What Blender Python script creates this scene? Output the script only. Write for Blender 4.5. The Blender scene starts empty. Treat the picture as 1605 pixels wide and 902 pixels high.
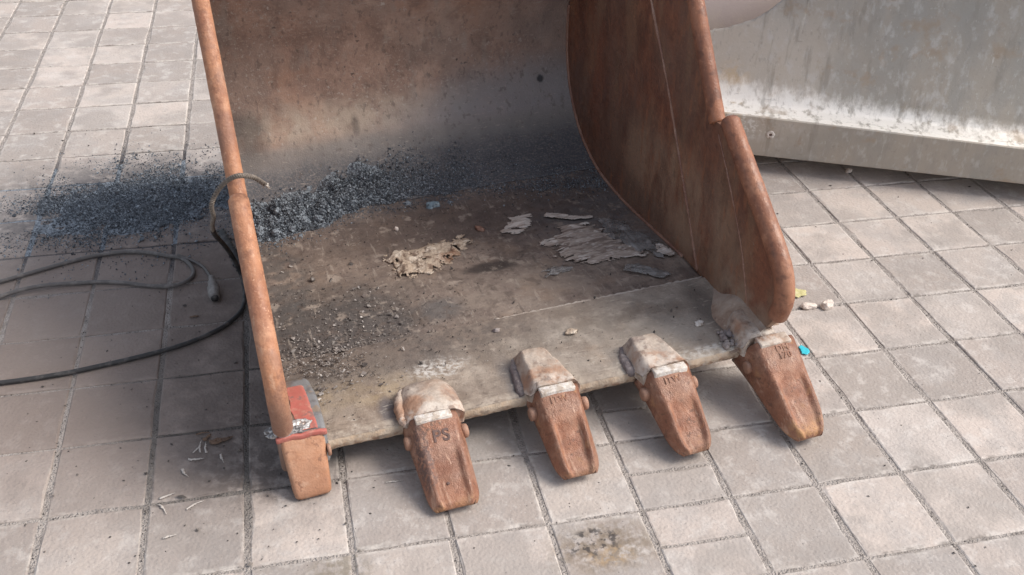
import bpy, bmesh, math, random
from mathutils import Vector, Matrix, noise, Euler
import numpy as np

C = bpy.context.scene.collection
SC = bpy.context.scene
R = math.radians

# ------------------------------------------------------------------ camera
cam_d = bpy.data.cameras.new("camera")
cam = bpy.data.objects.new("camera", cam_d)
C.objects.link(cam)
SC.camera = cam
cam_d.sensor_width = 36.0
cam_d.lens = 36.0 * 1556.12 / 1605.0
cam_d.clip_start = 0.05
cam_d.clip_end = 400
_r = Vector((0.97544457, -0.21792065, 0.03191372))
_u = Vector((0.09634065, 0.55248336, 0.82793757))
_f = Vector((0.19805649, 0.80453261, -0.55991151))
m = Matrix((_r, _u, -_f)).transposed().to_4x4()
m.translation = Vector((0.37106, -1.55751, 1.53522))
cam.matrix_world = m

# ------------------------------------------------------------------ daylight
SUN_EL, SUN_AZ = R(48), R(104)          # azimuth measured from +Y towards +X
w = bpy.data.worlds.new("World")
SC.world = w
w.use_nodes = True
wn = w.node_tree.nodes
sky = wn.new("ShaderNodeTexSky")
sky.sky_type = 'NISHITA'
sky.sun_disc = False
sky.sun_elevation = SUN_EL
sky.sun_rotation = SUN_AZ
sky.dust_density = 3.0
sky.air_density = 1.0
wn["Background"].inputs[1].default_value = 0.15
hsv = wn.new("ShaderNodeHueSaturation")
hsv.inputs["Saturation"].default_value = 0.48
w.node_tree.links.new(sky.outputs[0], hsv.inputs["Color"])
w.node_tree.links.new(hsv.outputs[0], wn["Background"].inputs[0])
sd = bpy.data.lights.new("sun", 'SUN')
sd.energy = 1.9
sd.angle = R(24)
sd.color = (1.0, 0.92, 0.82)
sun = bpy.data.objects.new("sun", sd)
C.objects.link(sun)
sdir = Vector((math.sin(SUN_AZ) * math.cos(SUN_EL), math.cos(SUN_AZ) * math.cos(SUN_EL), math.sin(SUN_EL)))
sun.rotation_euler = sdir.to_track_quat('Z', 'Y').to_euler()
sun.location = (3, 2, 6)
SC.view_settings.view_transform = 'Standard'
SC.view_settings.look = 'None'
SC.view_settings.exposure = 0.58
SC.view_settings.gamma = 1.0
SC.view_settings.use_curve_mapping = False

# ------------------------------------------------------------------ helpers
def link_mesh(name, verts, faces, mat, parent=None, smooth=True, kind=None):
    me = bpy.data.meshes.new(name)
    me.from_pydata([tuple(v) for v in verts], [], faces)
    me.update()
    if smooth:
        me.polygons.foreach_set("use_smooth", [True] * len(me.polygons))
    if mat:
        me.materials.append(mat)
    o = bpy.data.objects.new(name, me)
    C.objects.link(o)
    if parent:
        o.parent = parent
    if kind:
        o["kind"] = kind
    return o

def bm_obj(name, bm, mat, parent=None, smooth=True):
    me = bpy.data.meshes.new(name)
    bm.normal_update()
    bm.to_mesh(me)
    bm.free()
    if smooth:
        me.polygons.foreach_set("use_smooth", [True] * len(me.polygons))
    if mat:
        me.materials.append(mat)
    o = bpy.data.objects.new(name, me)
    C.objects.link(o)
    if parent:
        o.parent = parent
    return o

def tag(o, label, cat, group=None, kind=None):
    o["label"] = label
    o["category"] = cat
    if group:
        o["group"] = group
    if kind:
        o["kind"] = kind
    return o

def thing(name, label, cat, mat4=None, group=None):
    o = bpy.data.objects.new(name, None)
    o.empty_display_size = 0.05
    C.objects.link(o)
    if mat4 is not None:
        o.matrix_world = mat4
    return tag(o, label, cat, group)

def sharp(o, ang=40):
    """flat across hard edges, smooth elsewhere"""
    bm = bmesh.new()
    bm.from_mesh(o.data)
    for e in bm.edges:
        if len(e.link_faces) == 2 and e.calc_face_angle(0) > R(ang):
            e.smooth = False
    bm.to_mesh(o.data)
    bm.free()
    return o

def fbm(p, s, octv=4):
    return noise.fractal(Vector(p) * s, 1.0, 2.0, octv)

def lerp(a, b, t):
    return a + (b - a) * t

def sstep(a, b, x):
    t = max(0.0, min(1.0, (x - a) / (b - a)))
    return t * t * (3 - 2 * t)

def catmull(pts, n=8):
    pts = [Vector(p) for p in pts]
    out = []
    P = [pts[0] * 2 - pts[1]] + pts + [pts[-1] * 2 - pts[-2]]
    for i in range(1, len(P) - 2):
        a, b, c, d = P[i - 1], P[i], P[i + 1], P[i + 2]
        for k in range(n):
            t = k / n
            out.append(0.5 * ((2 * b) + (c - a) * t + (2 * a - 5 * b + 4 * c - d) * t * t + (3 * b - a - 3 * c + d) * t ** 3))
    out.append(pts[-1])
    return out

def tube_data(path, rad, n=12, cap=True, twist=None):
    """rings along a path; rad is a number or function(i, t, ang)"""
    verts, faces = [], []
    N = len(path)
    up = Vector((0.13, 0.2, 1)).normalized()
    for i, p in enumerate(path):
        t = (path[min(i + 1, N - 1)] - path[max(i - 1, 0)]).normalized()
        a = up - t * up.dot(t)
        if a.length < 1e-3:
            a = Vector((1, 0, 0)) - t * t.x
        a.normalize()
        b = t.cross(a)
        up = a
        for k in range(n):
            an = 2 * math.pi * k / n
            r = rad(i, i / (N - 1), an) if callable(rad) else rad
            verts.append(p + (a * math.cos(an) + b * math.sin(an)) * r)
    for i in range(N - 1):
        for k in range(n):
            k2 = (k + 1) % n
            faces.append((i * n + k, i * n + k2, (i + 1) * n + k2, (i + 1) * n + k))
    if cap:
        faces.append(tuple(range(n))[::-1])
        faces.append(tuple((N - 1) * n + k for k in range(n)))
    return verts, faces

def grid_data(fn, nu, nv):
    """fn(u, v) -> point; faces wind so that du x dv is the outside"""
    verts = [fn(i / nu, j / nv) for j in range(nv + 1) for i in range(nu + 1)]
    faces = []
    for j in range(nv):
        for i in range(nu):
            a = j * (nu + 1) + i
            faces.append((a, a + 1, a + nu + 2, a + nu + 1))
    return verts, faces

def solidify(o, th, offset=-1.0):
    md = o.modifiers.new("thickness", 'SOLIDIFY')
    md.thickness = th
    md.offset = offset
    return o

def loft_data(rings, cap=True):
    verts, faces = [], []
    n = len(rings[0])
    for r in rings:
        verts += list(r)
    for i in range(len(rings) - 1):
        for k in range(n):
            k2 = (k + 1) % n
            faces.append((i * n + k, i * n + k2, (i + 1) * n + k2, (i + 1) * n + k))
    if cap:
        faces.append(tuple(range(n))[::-1])
        faces.append(tuple((len(rings) - 1) * n + k for k in range(n)))
    return verts, faces

def box_bm(bm, lo, hi, bev=0.0, seg=2, mat4=None):
    g = bmesh.ops.create_cube(bm, size=1.0)
    vs = g['verts']
    lo, hi = Vector(lo), Vector(hi)
    for v in vs:
        v.co = Vector([lerp(lo[i], hi[i], v.co[i] + 0.5) for i in range(3)])
    if bev:
        es = list({e for v in vs for e in v.link_edges})
        r = bmesh.ops.bevel(bm, geom=es, offset=bev, segments=seg, profile=0.5, affect='EDGES')
        vs = list({v for f in r['faces'] for v in f.verts} | {v for v in vs if v.is_valid})
    if mat4 is not None:
        bmesh.ops.transform(bm, matrix=mat4, verts=[v for v in vs if v.is_valid])
    return vs

def point_in(poly, x, y):
    c = False
    j = len(poly) - 1
    for i in range(len(poly)):
        xi, yi = poly[i]
        xj, yj = poly[j]
        if (yi > y) != (yj > y) and x < (xj - xi) * (y - yi) / (yj - yi) + xi:
            c = not c
        j = i
    return c

def poly_dist(poly, x, y):
    best = 9
    for i in range(len(poly)):
        ax, ay = poly[i - 1]
        bx, by = poly[i]
        dx, dy = bx - ax, by - ay
        t = max(0, min(1, ((x - ax) * dx + (y - ay) * dy) / (dx * dx + dy * dy + 1e-12)))
        best = min(best, math.hypot(x - ax - dx * t, y - ay - dy * t))
    return best

# ------------------------------------------------------------------ materials
class Mat:
    def __init__(s, name, base, rough=0.8, metal=0.0, spec=0.4, coords='Object', obj_random=False):
        s.m = bpy.data.materials.new(name)
        s.m.use_nodes = True
        s.nt = s.m.node_tree
        s.b = s.nt.nodes["Principled BSDF"]
        s.b.inputs["Roughness"].default_value = rough
        s.b.inputs["Metallic"].default_value = metal
        s.b.inputs["Specular IOR Level"].default_value = spec
        tc = s.n("ShaderNodeTexCoord")
        s.co = tc.outputs[coords] if coords != 'World' else s.n("ShaderNodeNewGeometry").outputs["Position"]
        s.raw = s.co
        if obj_random:
            oi = s.n("ShaderNodeObjectInfo")
            mu = s.vm('SCALE', s.combine(oi.outputs["Random"], oi.outputs["Random"], oi.outputs["Random"]), scale=37.0)
            s.co = s.vm('ADD', s.co, mu)
        s.col = s.rgb(base)
        s.h = None
        s.rough = None

    def n(s, t):
        return s.nt.nodes.new(t)

    def L(s, a, b):
        s.nt.links.new(a, b)

    def rgb(s, c):
        n = s.n("ShaderNodeRGB")
        n.outputs[0].default_value = (*c, 1)
        return n.outputs[0]

    def combine(s, a, b, c):
        n = s.n("ShaderNodeCombineXYZ")
        for i, x in enumerate((a, b, c)):
            s.L(x, n.inputs[i])
        return n.outputs[0]

    def vm(s, op, a, b=None, scale=None):
        n = s.n("ShaderNodeVectorMath")
        n.operation = op
        s.L(a, n.inputs[0])
        if b is not None:
            if isinstance(b, (tuple, list)):
                n.inputs[1].default_value = b
            else:
                s.L(b, n.inputs[1])
        if scale is not None:
            n.inputs["Scale"].default_value = scale
        return n.outputs[0]

    def math(s, op, a, b=None, c=None, clamp=False):
        n = s.n("ShaderNodeMath")
        n.operation = op
        n.use_clamp = clamp
        for i, x in enumerate((a, b, c)):
            if x is None:
                continue
            if isinstance(x, (int, float)):
                n.inputs[i].default_value = x
            else:
                s.L(x, n.inputs[i])
        return n.outputs[0]

    def ramp(s, x, lo, hi, a=0.0, b=1.0):
        n = s.n("ShaderNodeMapRange")
        n.interpolation_type = 'SMOOTHSTEP'
        s.L(x, n.inputs[0])
        for i, v in enumerate((lo, hi, a, b)):
            n.inputs[i + 1].default_value = v
        return n.outputs[0]

    def noise(s, scale, lo=0.45, hi=0.6, detail=5, rough=0.6, stretch=None, dist=0.0, off=None, a=0.0, b=1.0):
        n = s.n("ShaderNodeTexNoise")
        n.inputs["Scale"].default_value = scale
        n.inputs["Detail"].default_value = detail
        n.inputs["Roughness"].default_value = rough
        n.inputs["Distortion"].default_value = dist
        v = s.co
        if stretch:
            v = s.vm('MULTIPLY', v, stretch)
        if off:
            v = s.vm('ADD', v, off)
        s.L(v, n.inputs["Vector"])
        if lo is None:
            return n.outputs["Fac"]
        return s.ramp(n.outputs["Fac"], lo, hi, a, b)

    def voro(s, scale, lo, hi, feature='F1', stretch=None, off=None):
        n = s.n("ShaderNodeTexVoronoi")
        n.feature = feature
        n.inputs["Scale"].default_value = scale
        v = s.co
        if stretch:
            v = s.vm('MULTIPLY', v, stretch)
        if off:
            v = s.vm('ADD', v, off)
        s.L(v, n.inputs["Vector"])
        return s.ramp(n.outputs["Distance"], lo, hi)

    def axis(s, i):
        n = s.n("ShaderNodeSeparateXYZ")
        s.L(s.raw, n.inputs[0])
        return n.outputs[i]

    def blob(s, cx, cy, rx, ry, soft=0.5, warp=0.5, wscale=12, axes=(0, 1)):
        """ragged elliptical mark in object coordinates"""
        dx = s.math('DIVIDE', s.math('SUBTRACT', s.axis(axes[0]), cx), rx)
        dy = s.math('DIVIDE', s.math('SUBTRACT', s.axis(axes[1]), cy), ry)
        d = s.math('SQRT', s.math('ADD', s.math('MULTIPLY', dx, dx), s.math('MULTIPLY', dy, dy)))
        nz = s.noise(wscale, None, detail=6, rough=0.65)
        d = s.math('ADD', d, s.math('MULTIPLY', s.math('SUBTRACT', nz, 0.5), warp * 2.5))
        return s.ramp(d, 1.0 + soft * 0.5, 1.0 - soft * 0.5)

    def band(s, ax, a, b, soft, warp=0.1, wscale=9, stretch=None):
        """1 past b, 0 before a, ragged"""
        nz = s.noise(wscale, None, detail=6, rough=0.6, stretch=stretch)
        v = s.math('ADD', s.axis(ax), s.math('MULTIPLY', s.math('SUBTRACT', nz, 0.5), warp * 2))
        return s.ramp(v, a, b)

    def mul(s, a, b):
        return s.math('MULTIPLY', a, b)

    def mix(s, color, fac, amt=1.0):
        n = s.n("ShaderNodeMix")
        n.data_type = 'RGBA'
        if isinstance(fac, (int, float)):
            n.inputs[0].default_value = fac * amt
        else:
            s.L(s.math('MULTIPLY', fac, amt) if amt != 1.0 else fac, n.inputs[0])
        s.L(s.col, n.inputs[6])
        if isinstance(color, tuple):
            n.inputs[7].default_value = (*color, 1)
        else:
            s.L(color, n.inputs[7])
        s.col = n.outputs[2]
        return s

    def tint_random(s, lo, hi, src='obj'):
        """brightness that differs per object or per loose piece"""
        if src == 'obj':
            r = s.n("ShaderNodeObjectInfo").outputs["Random"]
        else:
            r = s.n("ShaderNodeNewGeometry").outputs["Random Per Island"]
        v = s.ramp(r, 0, 1, lo, hi)
        n = s.n("ShaderNodeMix")
        n.data_type = 'RGBA'
        n.blend_type = 'MULTIPLY'
        n.inputs[0].default_value = 1
        s.L(s.col, n.inputs[6])
        s.L(s.combine(v, v, v), n.inputs[7])
        s.col = n.outputs[2]
        return s

    def rand(s, src='obj', k=1.0):
        r = s.n("ShaderNodeObjectInfo").outputs["Random"] if src == 'obj' else s.n("ShaderNodeNewGeometry").outputs["Random Per Island"]
        return s.math('FRACT', s.math('MULTIPLY', r, k))

    def bump(s, fac, dist, strength=1.0):
        h = s.math('MULTIPLY', fac, dist)
        s.h = h if s.h is None else s.math('ADD', s.h, h)
        return s

    def roughness(s, fac, lo, hi):
        s.rough = s.ramp(fac, 0, 1, lo, hi)
        return s

    def done(s):
        s.L(s.col, s.b.inputs["Base Color"])
        if s.h is not None:
            n = s.n("ShaderNodeBump")
            n.inputs["Distance"].default_value = 1.0
            n.inputs["Strength"].default_value = 1.0
            s.L(s.h, n.inputs["Height"])
            s.L(n.outputs[0], s.b.inputs["Normal"])
        if s.rough is not None:
            s.L(s.rough, s.b.inputs["Roughness"])
        return s.m

M = {}

def build_materials():
    # --- paving
    def paver(name, single):
        a = Mat(name, (0.45, 0.392, 0.352), 0.88, spec=0.25, obj_random=True)
        a.mix((0.415, 0.375, 0.348), a.rand('obj', 7.3), 0.8)
        a.mix((0.485, 0.415, 0.375), a.rand('obj', 13.7), 0.6)
        a.tint_random(0.72, 1.08)
        a.mix((0.35, 0.325, 0.31), a.noise(9, 0.42, 0.66), 0.55)
        a.mix((0.54, 0.505, 0.475), a.noise(23, 0.5, 0.68), 0.5)
        a.mix((0.24, 0.225, 0.215), a.noise(160, 0.56, 0.72, 3), 0.5)
        a.mix((0.58, 0.56, 0.54), a.noise(210, 0.6, 0.75, 3, off=(3, 1, 2)), 0.45)
        a.mix((0.29, 0.26, 0.24), a.noise(5.5, 0.46, 0.62, 6, off=(2, 7, 3)), 0.6)
        if single:
            ex = a.math('SUBTRACT', 0.1, a.math('ABSOLUTE', a.axis(0)))
        if single:
            ey = a.math('SUBTRACT', 0.1035, a.math('ABSOLUTE', a.axis(1)))
        if single:
            ed = a.math('MINIMUM', ex, ey)
        if single:
            wob = a.math('MULTIPLY', a.math('SUBTRACT', a.noise(45, None, 5), 0.5), 0.022)
        if single:
            a.mix((0.57, 0.53, 0.49), a.mul(a.ramp(a.math('ADD', ed, wob), 0.016, 0.006), a.noise(26, 0.42, 0.6)), 0.55)
        if single:
            a.mix((0.16, 0.14, 0.125), a.mul(a.ramp(a.math('ADD', ed, wob), 0.011, 0.004), a.noise(30, 0.5, 0.62, off=(5, 5, 5))), 0.6)
        a.mix((0.10, 0.095, 0.09), a.mul(a.voro(70, 0.13, 0.07), a.noise(7, 0.5, 0.62, off=(9, 2, 1))), 0.8)
        a.bump(a.noise(140, None, 4, 0.7), 0.0016).bump(a.noise(30, None, 3), 0.0022)
        # dirt, stains and painted shade lie over several stones: placed in world coordinates
        a.raw = a.n("ShaderNodeNewGeometry").outputs["Position"]
        a.co = a.raw
        a.mix((0.17, 0.13, 0.09), a.mul(a.blob(0.895, -0.285, 0.105, 0.06, 1.0, 0.4, 18), a.noise(40, 0.36, 0.58)), 0.75)
        a.mix((0.05, 0.045, 0.045), a.mul(a.blob(0.875, -0.27, 0.06, 0.035, 0.7, 0.5, 30), a.noise(55, 0.5, 0.6)), 0.85)
        a.mix((0.34, 0.24, 0.14), a.mul(a.blob(0.90, -0.31, 0.045, 0.022, 0.9, 0.4, 35), a.noise(60, 0.42, 0.6)), 0.6)
        a.mix((0.19, 0.16, 0.12), a.mul(a.blob(0.375, -0.245, 0.055, 0.04, 0.9, 0.3, 25), a.noise(45, 0.35, 0.6)), 0.7)
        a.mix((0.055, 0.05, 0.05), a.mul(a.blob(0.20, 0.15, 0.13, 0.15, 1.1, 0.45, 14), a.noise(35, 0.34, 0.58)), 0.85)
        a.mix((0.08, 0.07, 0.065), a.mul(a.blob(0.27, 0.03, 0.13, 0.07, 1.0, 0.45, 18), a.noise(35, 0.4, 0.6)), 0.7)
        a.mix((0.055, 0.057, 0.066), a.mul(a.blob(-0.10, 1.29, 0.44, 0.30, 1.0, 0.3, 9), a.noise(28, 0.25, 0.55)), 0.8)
        a.mix((0.20, 0.158, 0.138), a.blob(-0.05, 0.60, 0.62, 0.60, 0.9, 0.22, 5), 0.78)  # brown grime together with the bucket's shade, painted left of it
        a.mix((0.10, 0.082, 0.074), a.mul(a.blob(0.20, 0.45, 0.24, 0.60, 1.0, 0.3, 7), a.noise(14, 0.3, 0.62)), 0.5)  # deeper core of that grime and painted shade beside the left plate
        a.mix((0.20, 0.19, 0.185), a.blob(0.75, 0.15, 0.55, 0.16, 1.0, 0.25, 6), 0.25)  # slightly greyer along the ground below the lip
        return a.done()
    M['paver'] = paver('concrete_paver', True)
    M['paver_far'] = paver('outlying_paver', False)

    a = Mat('joint_sand', (0.36, 0.325, 0.30), 0.95, spec=0.15, coords='World')
    a.mix((0.22, 0.195, 0.178), a.noise(25, 0.42, 0.64), 0.7)
    a.mix((0.36, 0.33, 0.31), a.noise(90, 0.5, 0.7), 0.7)
    a.mix((0.10, 0.09, 0.085), a.noise(300, 0.52, 0.66, 2), 0.5)
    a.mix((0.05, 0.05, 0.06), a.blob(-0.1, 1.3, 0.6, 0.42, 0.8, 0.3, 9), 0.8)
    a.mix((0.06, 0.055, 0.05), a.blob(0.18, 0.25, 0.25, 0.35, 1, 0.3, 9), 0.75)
    a.bump(a.noise(220, None, 4, 0.7), 0.006)
    M['joint'] = a.done()

    # --- rust, several states
    def rust(name, base, dark, light, rough=0.75, dustc=None, dust=0.0, scratch=0.3, metal=0.0, seed=0.0, fine=1.0):
        a = Mat(name, base, rough, metal, spec=0.35)
        o = (seed, seed * 2.1, seed * 0.7)
        a.mix(dark, a.noise(8, 0.4, 0.62, off=o), 0.7)
        a.mix(light, a.noise(14, 0.5, 0.68, off=(4 + seed, 1, 2)), 0.6)
        a.mix(dark, a.noise(70, 0.52, 0.68, 4, off=o), 0.5)
        a.mix(light, a.noise(95, 0.55, 0.7, 4, off=(1, 7 + seed, 3)), 0.5)
        a.mix(tuple(min(1, c * 1.5 + 0.08) for c in light), a.noise(60, 0.66, 0.72, 4, off=(6, seed, 3)), scratch)
        if dustc:
            a.mix(dustc, a.noise(11, 0.42, 0.62, off=(2, 2 + seed, 8)), dust)
        a.bump(a.noise(240, None, 4, 0.7), 0.0009 * fine).bump(a.noise(45, None, 4), 0.0018 * fine)
        a.roughness(a.noise(30, 0.3, 0.7), rough - 0.12, rough + 0.12)
        return a

    a = rust('rust_bar', (0.40, 0.19, 0.105), (0.24, 0.105, 0.065), (0.52, 0.29, 0.18), 0.6, scratch=0.5, seed=1)
    a.mix((0.16, 0.12, 0.11), a.band(2, 0.22, 0.08, 0.1, 0.04), 0.5)
    a.mix((0.56, 0.37, 0.26), a.noise(70, 0.57, 0.68, 5, stretch=(1, 0.35, 0.35)), 0.35)
    a.mix((0.20, 0.08, 0.05), a.noise(16, 0.58, 0.68, 5, stretch=(1, 0.4, 0.4)), 0.5)
    a.mix((0.17, 0.075, 0.048), a.noise(30, 0.54, 0.66, 6, off=(4, 4, 4)), 0.6)
    a.mix((0.23, 0.13, 0.095), a.noise(7, 0.5, 0.64, 5, off=(2, 2, 4)), 0.5)
    M['bar'] = a.done()
    a = rust('brown_rust_bar', (0.28, 0.122, 0.07), (0.17, 0.072, 0.045), (0.38, 0.19, 0.115), 0.5, scratch=0.3, seed=1.5, fine=0.8)
    a.mix((0.13, 0.055, 0.038), a.noise(12, 0.5, 0.66, 5, stretch=(1, 0.4, 0.4)), 0.5)
    a.mix((0.45, 0.33, 0.25), a.band(2, 0.12, 0.03, 0.05, 0.03, 20), 0.5)
    a.mix((0.10, 0.045, 0.032), a.noise(30, 0.54, 0.66, 6, off=(4, 4, 4)), 0.6)
    M['bar_dark'] = a.done()

    a = rust('rust_tooth', (0.265, 0.112, 0.064), (0.155, 0.062, 0.038), (0.36, 0.18, 0.11), 0.5, (0.36, 0.25, 0.19), 0.3, 0.3, seed=2)
    a.mix((0.46, 0.24, 0.11), a.noise(18, 0.56, 0.68, off=(3, 3, 3)), 0.5)
    pt = a.n("ShaderNodeNewGeometry").outputs["Pointiness"]
    a.mix((0.50, 0.32, 0.215), a.mul(a.ramp(pt, 0.515, 0.57), a.noise(40, 0.36, 0.6)), 0.7)
    a.mix((0.15, 0.075, 0.05), a.ramp(pt, 0.485, 0.43), 0.6)
    a.mix((0.50, 0.285, 0.125), a.mul(a.band(1, -0.15, -0.19, .02, .03, 20), a.noise(30, 0.4, 0.6)), 0.6)
    a.mix((0.11, 0.055, 0.038), a.noise(55, 0.58, 0.67, 5, off=(9, 3, 2)), 0.65)
    a.mix((0.15, 0.075, 0.05), a.noise(13, 0.52, 0.66, 6, off=(5, 3, 2)), 0.45)
    a.mix((0.47, 0.30, 0.215), a.noise(60, 0.56, 0.66, 5, stretch=(1.8, 0.25, 0.4), off=(3, 3, 1)), 0.5)
    a.bump(a.noise(22, None, 4), 0.0009).bump(a.noise(420, None, 3, 0.7), 0.0012)
    M['tooth'] = a.done()
    a = rust('orange_tooth', (0.41, 0.20, 0.112), (0.30, 0.135, 0.075), (0.48, 0.27, 0.17), 0.5, (0.44, 0.33, 0.26), 0.15, 0.2, seed=3, fine=0.6)
    a.mix((0.20, 0.10, 0.065), a.noise(60, 0.60, 0.67, 4, off=(9, 3, 2)), 0.7)
    a.mix((0.30, 0.15, 0.09), a.noise(14, 0.5, 0.64, 5, off=(1, 3, 2)), 0.5)
    a.mix((0.52, 0.34, 0.24), a.noise(26, 0.55, 0.66, 5, stretch=(1, 2.2, .6)), 0.5)
    a.bump(a.noise(30, None, 4), 0.002)
    M['tooth_orange'] = a.done()
    a = rust('burnt_tooth', (0.29, 0.135, 0.082), (0.17, 0.072, 0.046), (0.39, 0.21, 0.14), 0.5, (0.42, 0.31, 0.25), 0.25, 0.3, seed=5)
    a.mix((0.10, 0.065, 0.06), a.mul(a.blob(-0.040, -0.075, 0.016, 0.07, 0.6, 0.7, 40), a.noise(120, 0.36, 0.55)), 0.85)
    a.mix((0.13, 0.08, 0.06), a.mul(a.blob(-0.02, -0.022, 0.035, 0.018, 0.7, 0.6, 50), a.noise(150, 0.44, 0.58)), 0.8)
    pt = a.n("ShaderNodeNewGeometry").outputs["Pointiness"]
    a.mix((0.50, 0.32, 0.215), a.mul(a.ramp(pt, 0.515, 0.57), a.noise(40, 0.36, 0.6)), 0.7)
    a.mix((0.15, 0.075, 0.05), a.ramp(pt, 0.485, 0.43), 0.6)
    a.mix((0.50, 0.285, 0.125), a.mul(a.band(1, -0.15, -0.19, .02, .03, 20), a.noise(30, 0.4, 0.6)), 0.6)
    a.mix((0.11, 0.055, 0.038), a.noise(55, 0.58, 0.67, 5, off=(9, 3, 2)), 0.65)
    a.mix((0.15, 0.075, 0.05), a.noise(13, 0.52, 0.66, 6, off=(5, 3, 2)), 0.45)
    a.mix((0.47, 0.30, 0.215), a.noise(60, 0.56, 0.66, 5, stretch=(1.8, 0.25, 0.4), off=(3, 3, 1)), 0.5)
    a.bump(a.noise(22, None, 4), 0.0009).bump(a.noise(420, None, 3, 0.7), 0.0012)
    M['tooth_burnt'] = a.done()

    M['pin'] = rust('pin_rust', (0.30, 0.15, 0.095), (0.18, 0.085, 0.055), (0.40, 0.235, 0.16), 0.6, (0.40, 0.30, 0.24), 0.3, 0.3, seed=2.6).done()
    a = rust('adapter_metal', (0.40, 0.335, 0.28), (0.29, 0.20, 0.15), (0.50, 0.43, 0.37), 0.85, (0.48, 0.42, 0.365), 0.6, 0.3, seed=4)
    a.mix((0.33, 0.175, 0.105), a.mul(a.noise(9, 0.46, 0.6, off=(7, 5, 1)), a.band(1, 0.07, 0.03, .03, .03, 20)), 0.75)
    a.mix((0.62, 0.57, 0.51), a.mul(a.band(1, 0.012, -0.006, .02, .02, 25), a.noise(40, 0.4, 0.6)), 0.6)
    a.bump(a.noise(60, None, 4, 0.65), 0.0018)
    a.mix((0.15, 0.10, 0.08), a.noise(40, 0.56, 0.66, 6, off=(3, 8, 1)), 0.6)
    a.mix((0.19, 0.15, 0.135), a.noise(11, 0.55, 0.68, 6, off=(1, 1, 5)), 0.55)
    M['adapter'] = a.done()

    a = rust('dusty_fillet', (0.33, 0.255, 0.20), (0.22, 0.14, 0.10), (0.44, 0.36, 0.29), 0.8, (0.42, 0.36, 0.31), 0.5, 0.2, seed=4.4)
    M['fillet'] = a.done()

    a = rust('grey_slag_weld', (0.20, 0.17, 0.17), (0.11, 0.09, 0.09), (0.34, 0.29, 0.27), 0.7, (0.45, 0.40, 0.36), 0.3, 0.4, seed=6)
    a.bump(a.noise(80, None, 4, 0.65), 0.004)
    M['slag'] = a.done()

    a = Mat('white_grinding_dust', (0.64, 0.60, 0.56), 0.9, spec=0.2)
    a.mix((0.36, 0.28, 0.22), a.noise(45, 0.5, 0.62), 0.85)
    a.mix((0.5, 0.44, 0.38), a.noise(90, 0.46, 0.6, off=(2, 2, 2)), 0.7)
    a.bump(a.noise(90, None, 4), 0.004)
    M['white'] = a.done()

    # --- inside of the bucket: back shell, x across, y deep, z up
    a = rust('shell_steel', (0.36, 0.235, 0.18), (0.215, 0.14, 0.11), (0.47, 0.33, 0.255), 0.62, scratch=0.0, seed=7)
    a.mix((0.28, 0.215, 0.18), a.noise(3.2, 0.42, 0.62, off=(1, 1, 1)), 0.55)
    a.mix((0.40, 0.225, 0.15), a.noise(4.0, 0.5, 0.66, off=(4, 9, 1)), 0.55)
    a.mix((0.15, 0.105, 0.088), a.noise(12, 0.52, 0.66, 5, stretch=(1.6, 1, 0.7)), 0.4)
    a.mix((0.32, 0.265, 0.225), a.noise(16, 0.54, 0.68, 5, stretch=(1.4, 1, 0.5), off=(3, 0, 0)), 0.5)
    a.mix((0.42, 0.36, 0.31), a.mul(a.noise(110, 0.57, 0.66, 5), a.noise(5, 0.40, 0.60, off=(8, 3, 2))), 0.85)
    a.mix((0.50, 0.44, 0.39), a.mul(a.noise(48, 0.62, 0.67, 5, off=(2, 8, 2)), a.noise(4, 0.42, 0.58)), 0.75)
    a.mix((0.035, 0.03, 0.03), a.noise(36, 0.66, 0.72, 5, off=(5, 5, 5)), 0.7)
    xm = a.ramp(a.axis(0), 0.75, 1.0)
    a.mix((0.22, 0.19, 0.18), xm, 0.4)
    # pale wiped swath low on the left, then the grey dust film below it
    a.mix((0.50, 0.415, 0.33), a.mul(a.blob(0.26, 0.125, 0.44, 0.055, 1.5, 0.18, 6, (0, 2)), a.noise(20, 0.25, 0.62)), 0.6)
    grey = a.blob(0.90, 0.055, 0.46, 0.155, 0.8, 0.16, 5, (0, 2))
    a.mix((0.25, 0.247, 0.255), grey, 0.75)
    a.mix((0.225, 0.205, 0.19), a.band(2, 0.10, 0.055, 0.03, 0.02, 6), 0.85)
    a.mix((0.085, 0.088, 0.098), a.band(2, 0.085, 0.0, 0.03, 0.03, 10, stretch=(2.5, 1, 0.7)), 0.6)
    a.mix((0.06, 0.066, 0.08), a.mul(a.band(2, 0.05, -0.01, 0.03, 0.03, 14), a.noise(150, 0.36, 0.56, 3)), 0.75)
    a.mix((0.06, 0.06, 0.06), a.blob(-0.03, 0.115, 0.06, 0.07, 1.0, 0.35, 12, (0, 2)), 0.65)
    a.mix((0.02, 0.022, 0.028), a.blob(0.927, 0.160, 0.012, 0.011, 0.8, 0.5, 60, (0, 2)), 0.85)
    a.mix((0.05, 0.04, 0.035), a.blob(0.305, 0.105, 0.012, 0.024, 1.2, 0.5, 30, (0, 2)), 0.5)
    a.mix((0.10, 0.075, 0.065), a.noise(60, 0.57, 0.67, 6, stretch=(1, 1, 0.6), off=(9, 9, 1)), 0.45)
    a.mix((0.44, 0.38, 0.33), a.noise(140, 0.60, 0.68, 4, stretch=(0.35, 1, 1.2), off=(2, 9, 1)), 0.35)
    M['shell'] = a.done()

    # --- floor plate
    a = rust('floor_steel', (0.175, 0.135, 0.115), (0.095, 0.072, 0.063), (0.26, 0.205, 0.17), 0.72, scratch=0.2, seed=8)
    a.mix((0.27, 0.212, 0.17), a.mul(a.blob(0.12, 0.68, 0.35, 0.22, 1.0, 0.35, 6), a.noise(14, 0.3, 0.62)), 0.6)
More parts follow.
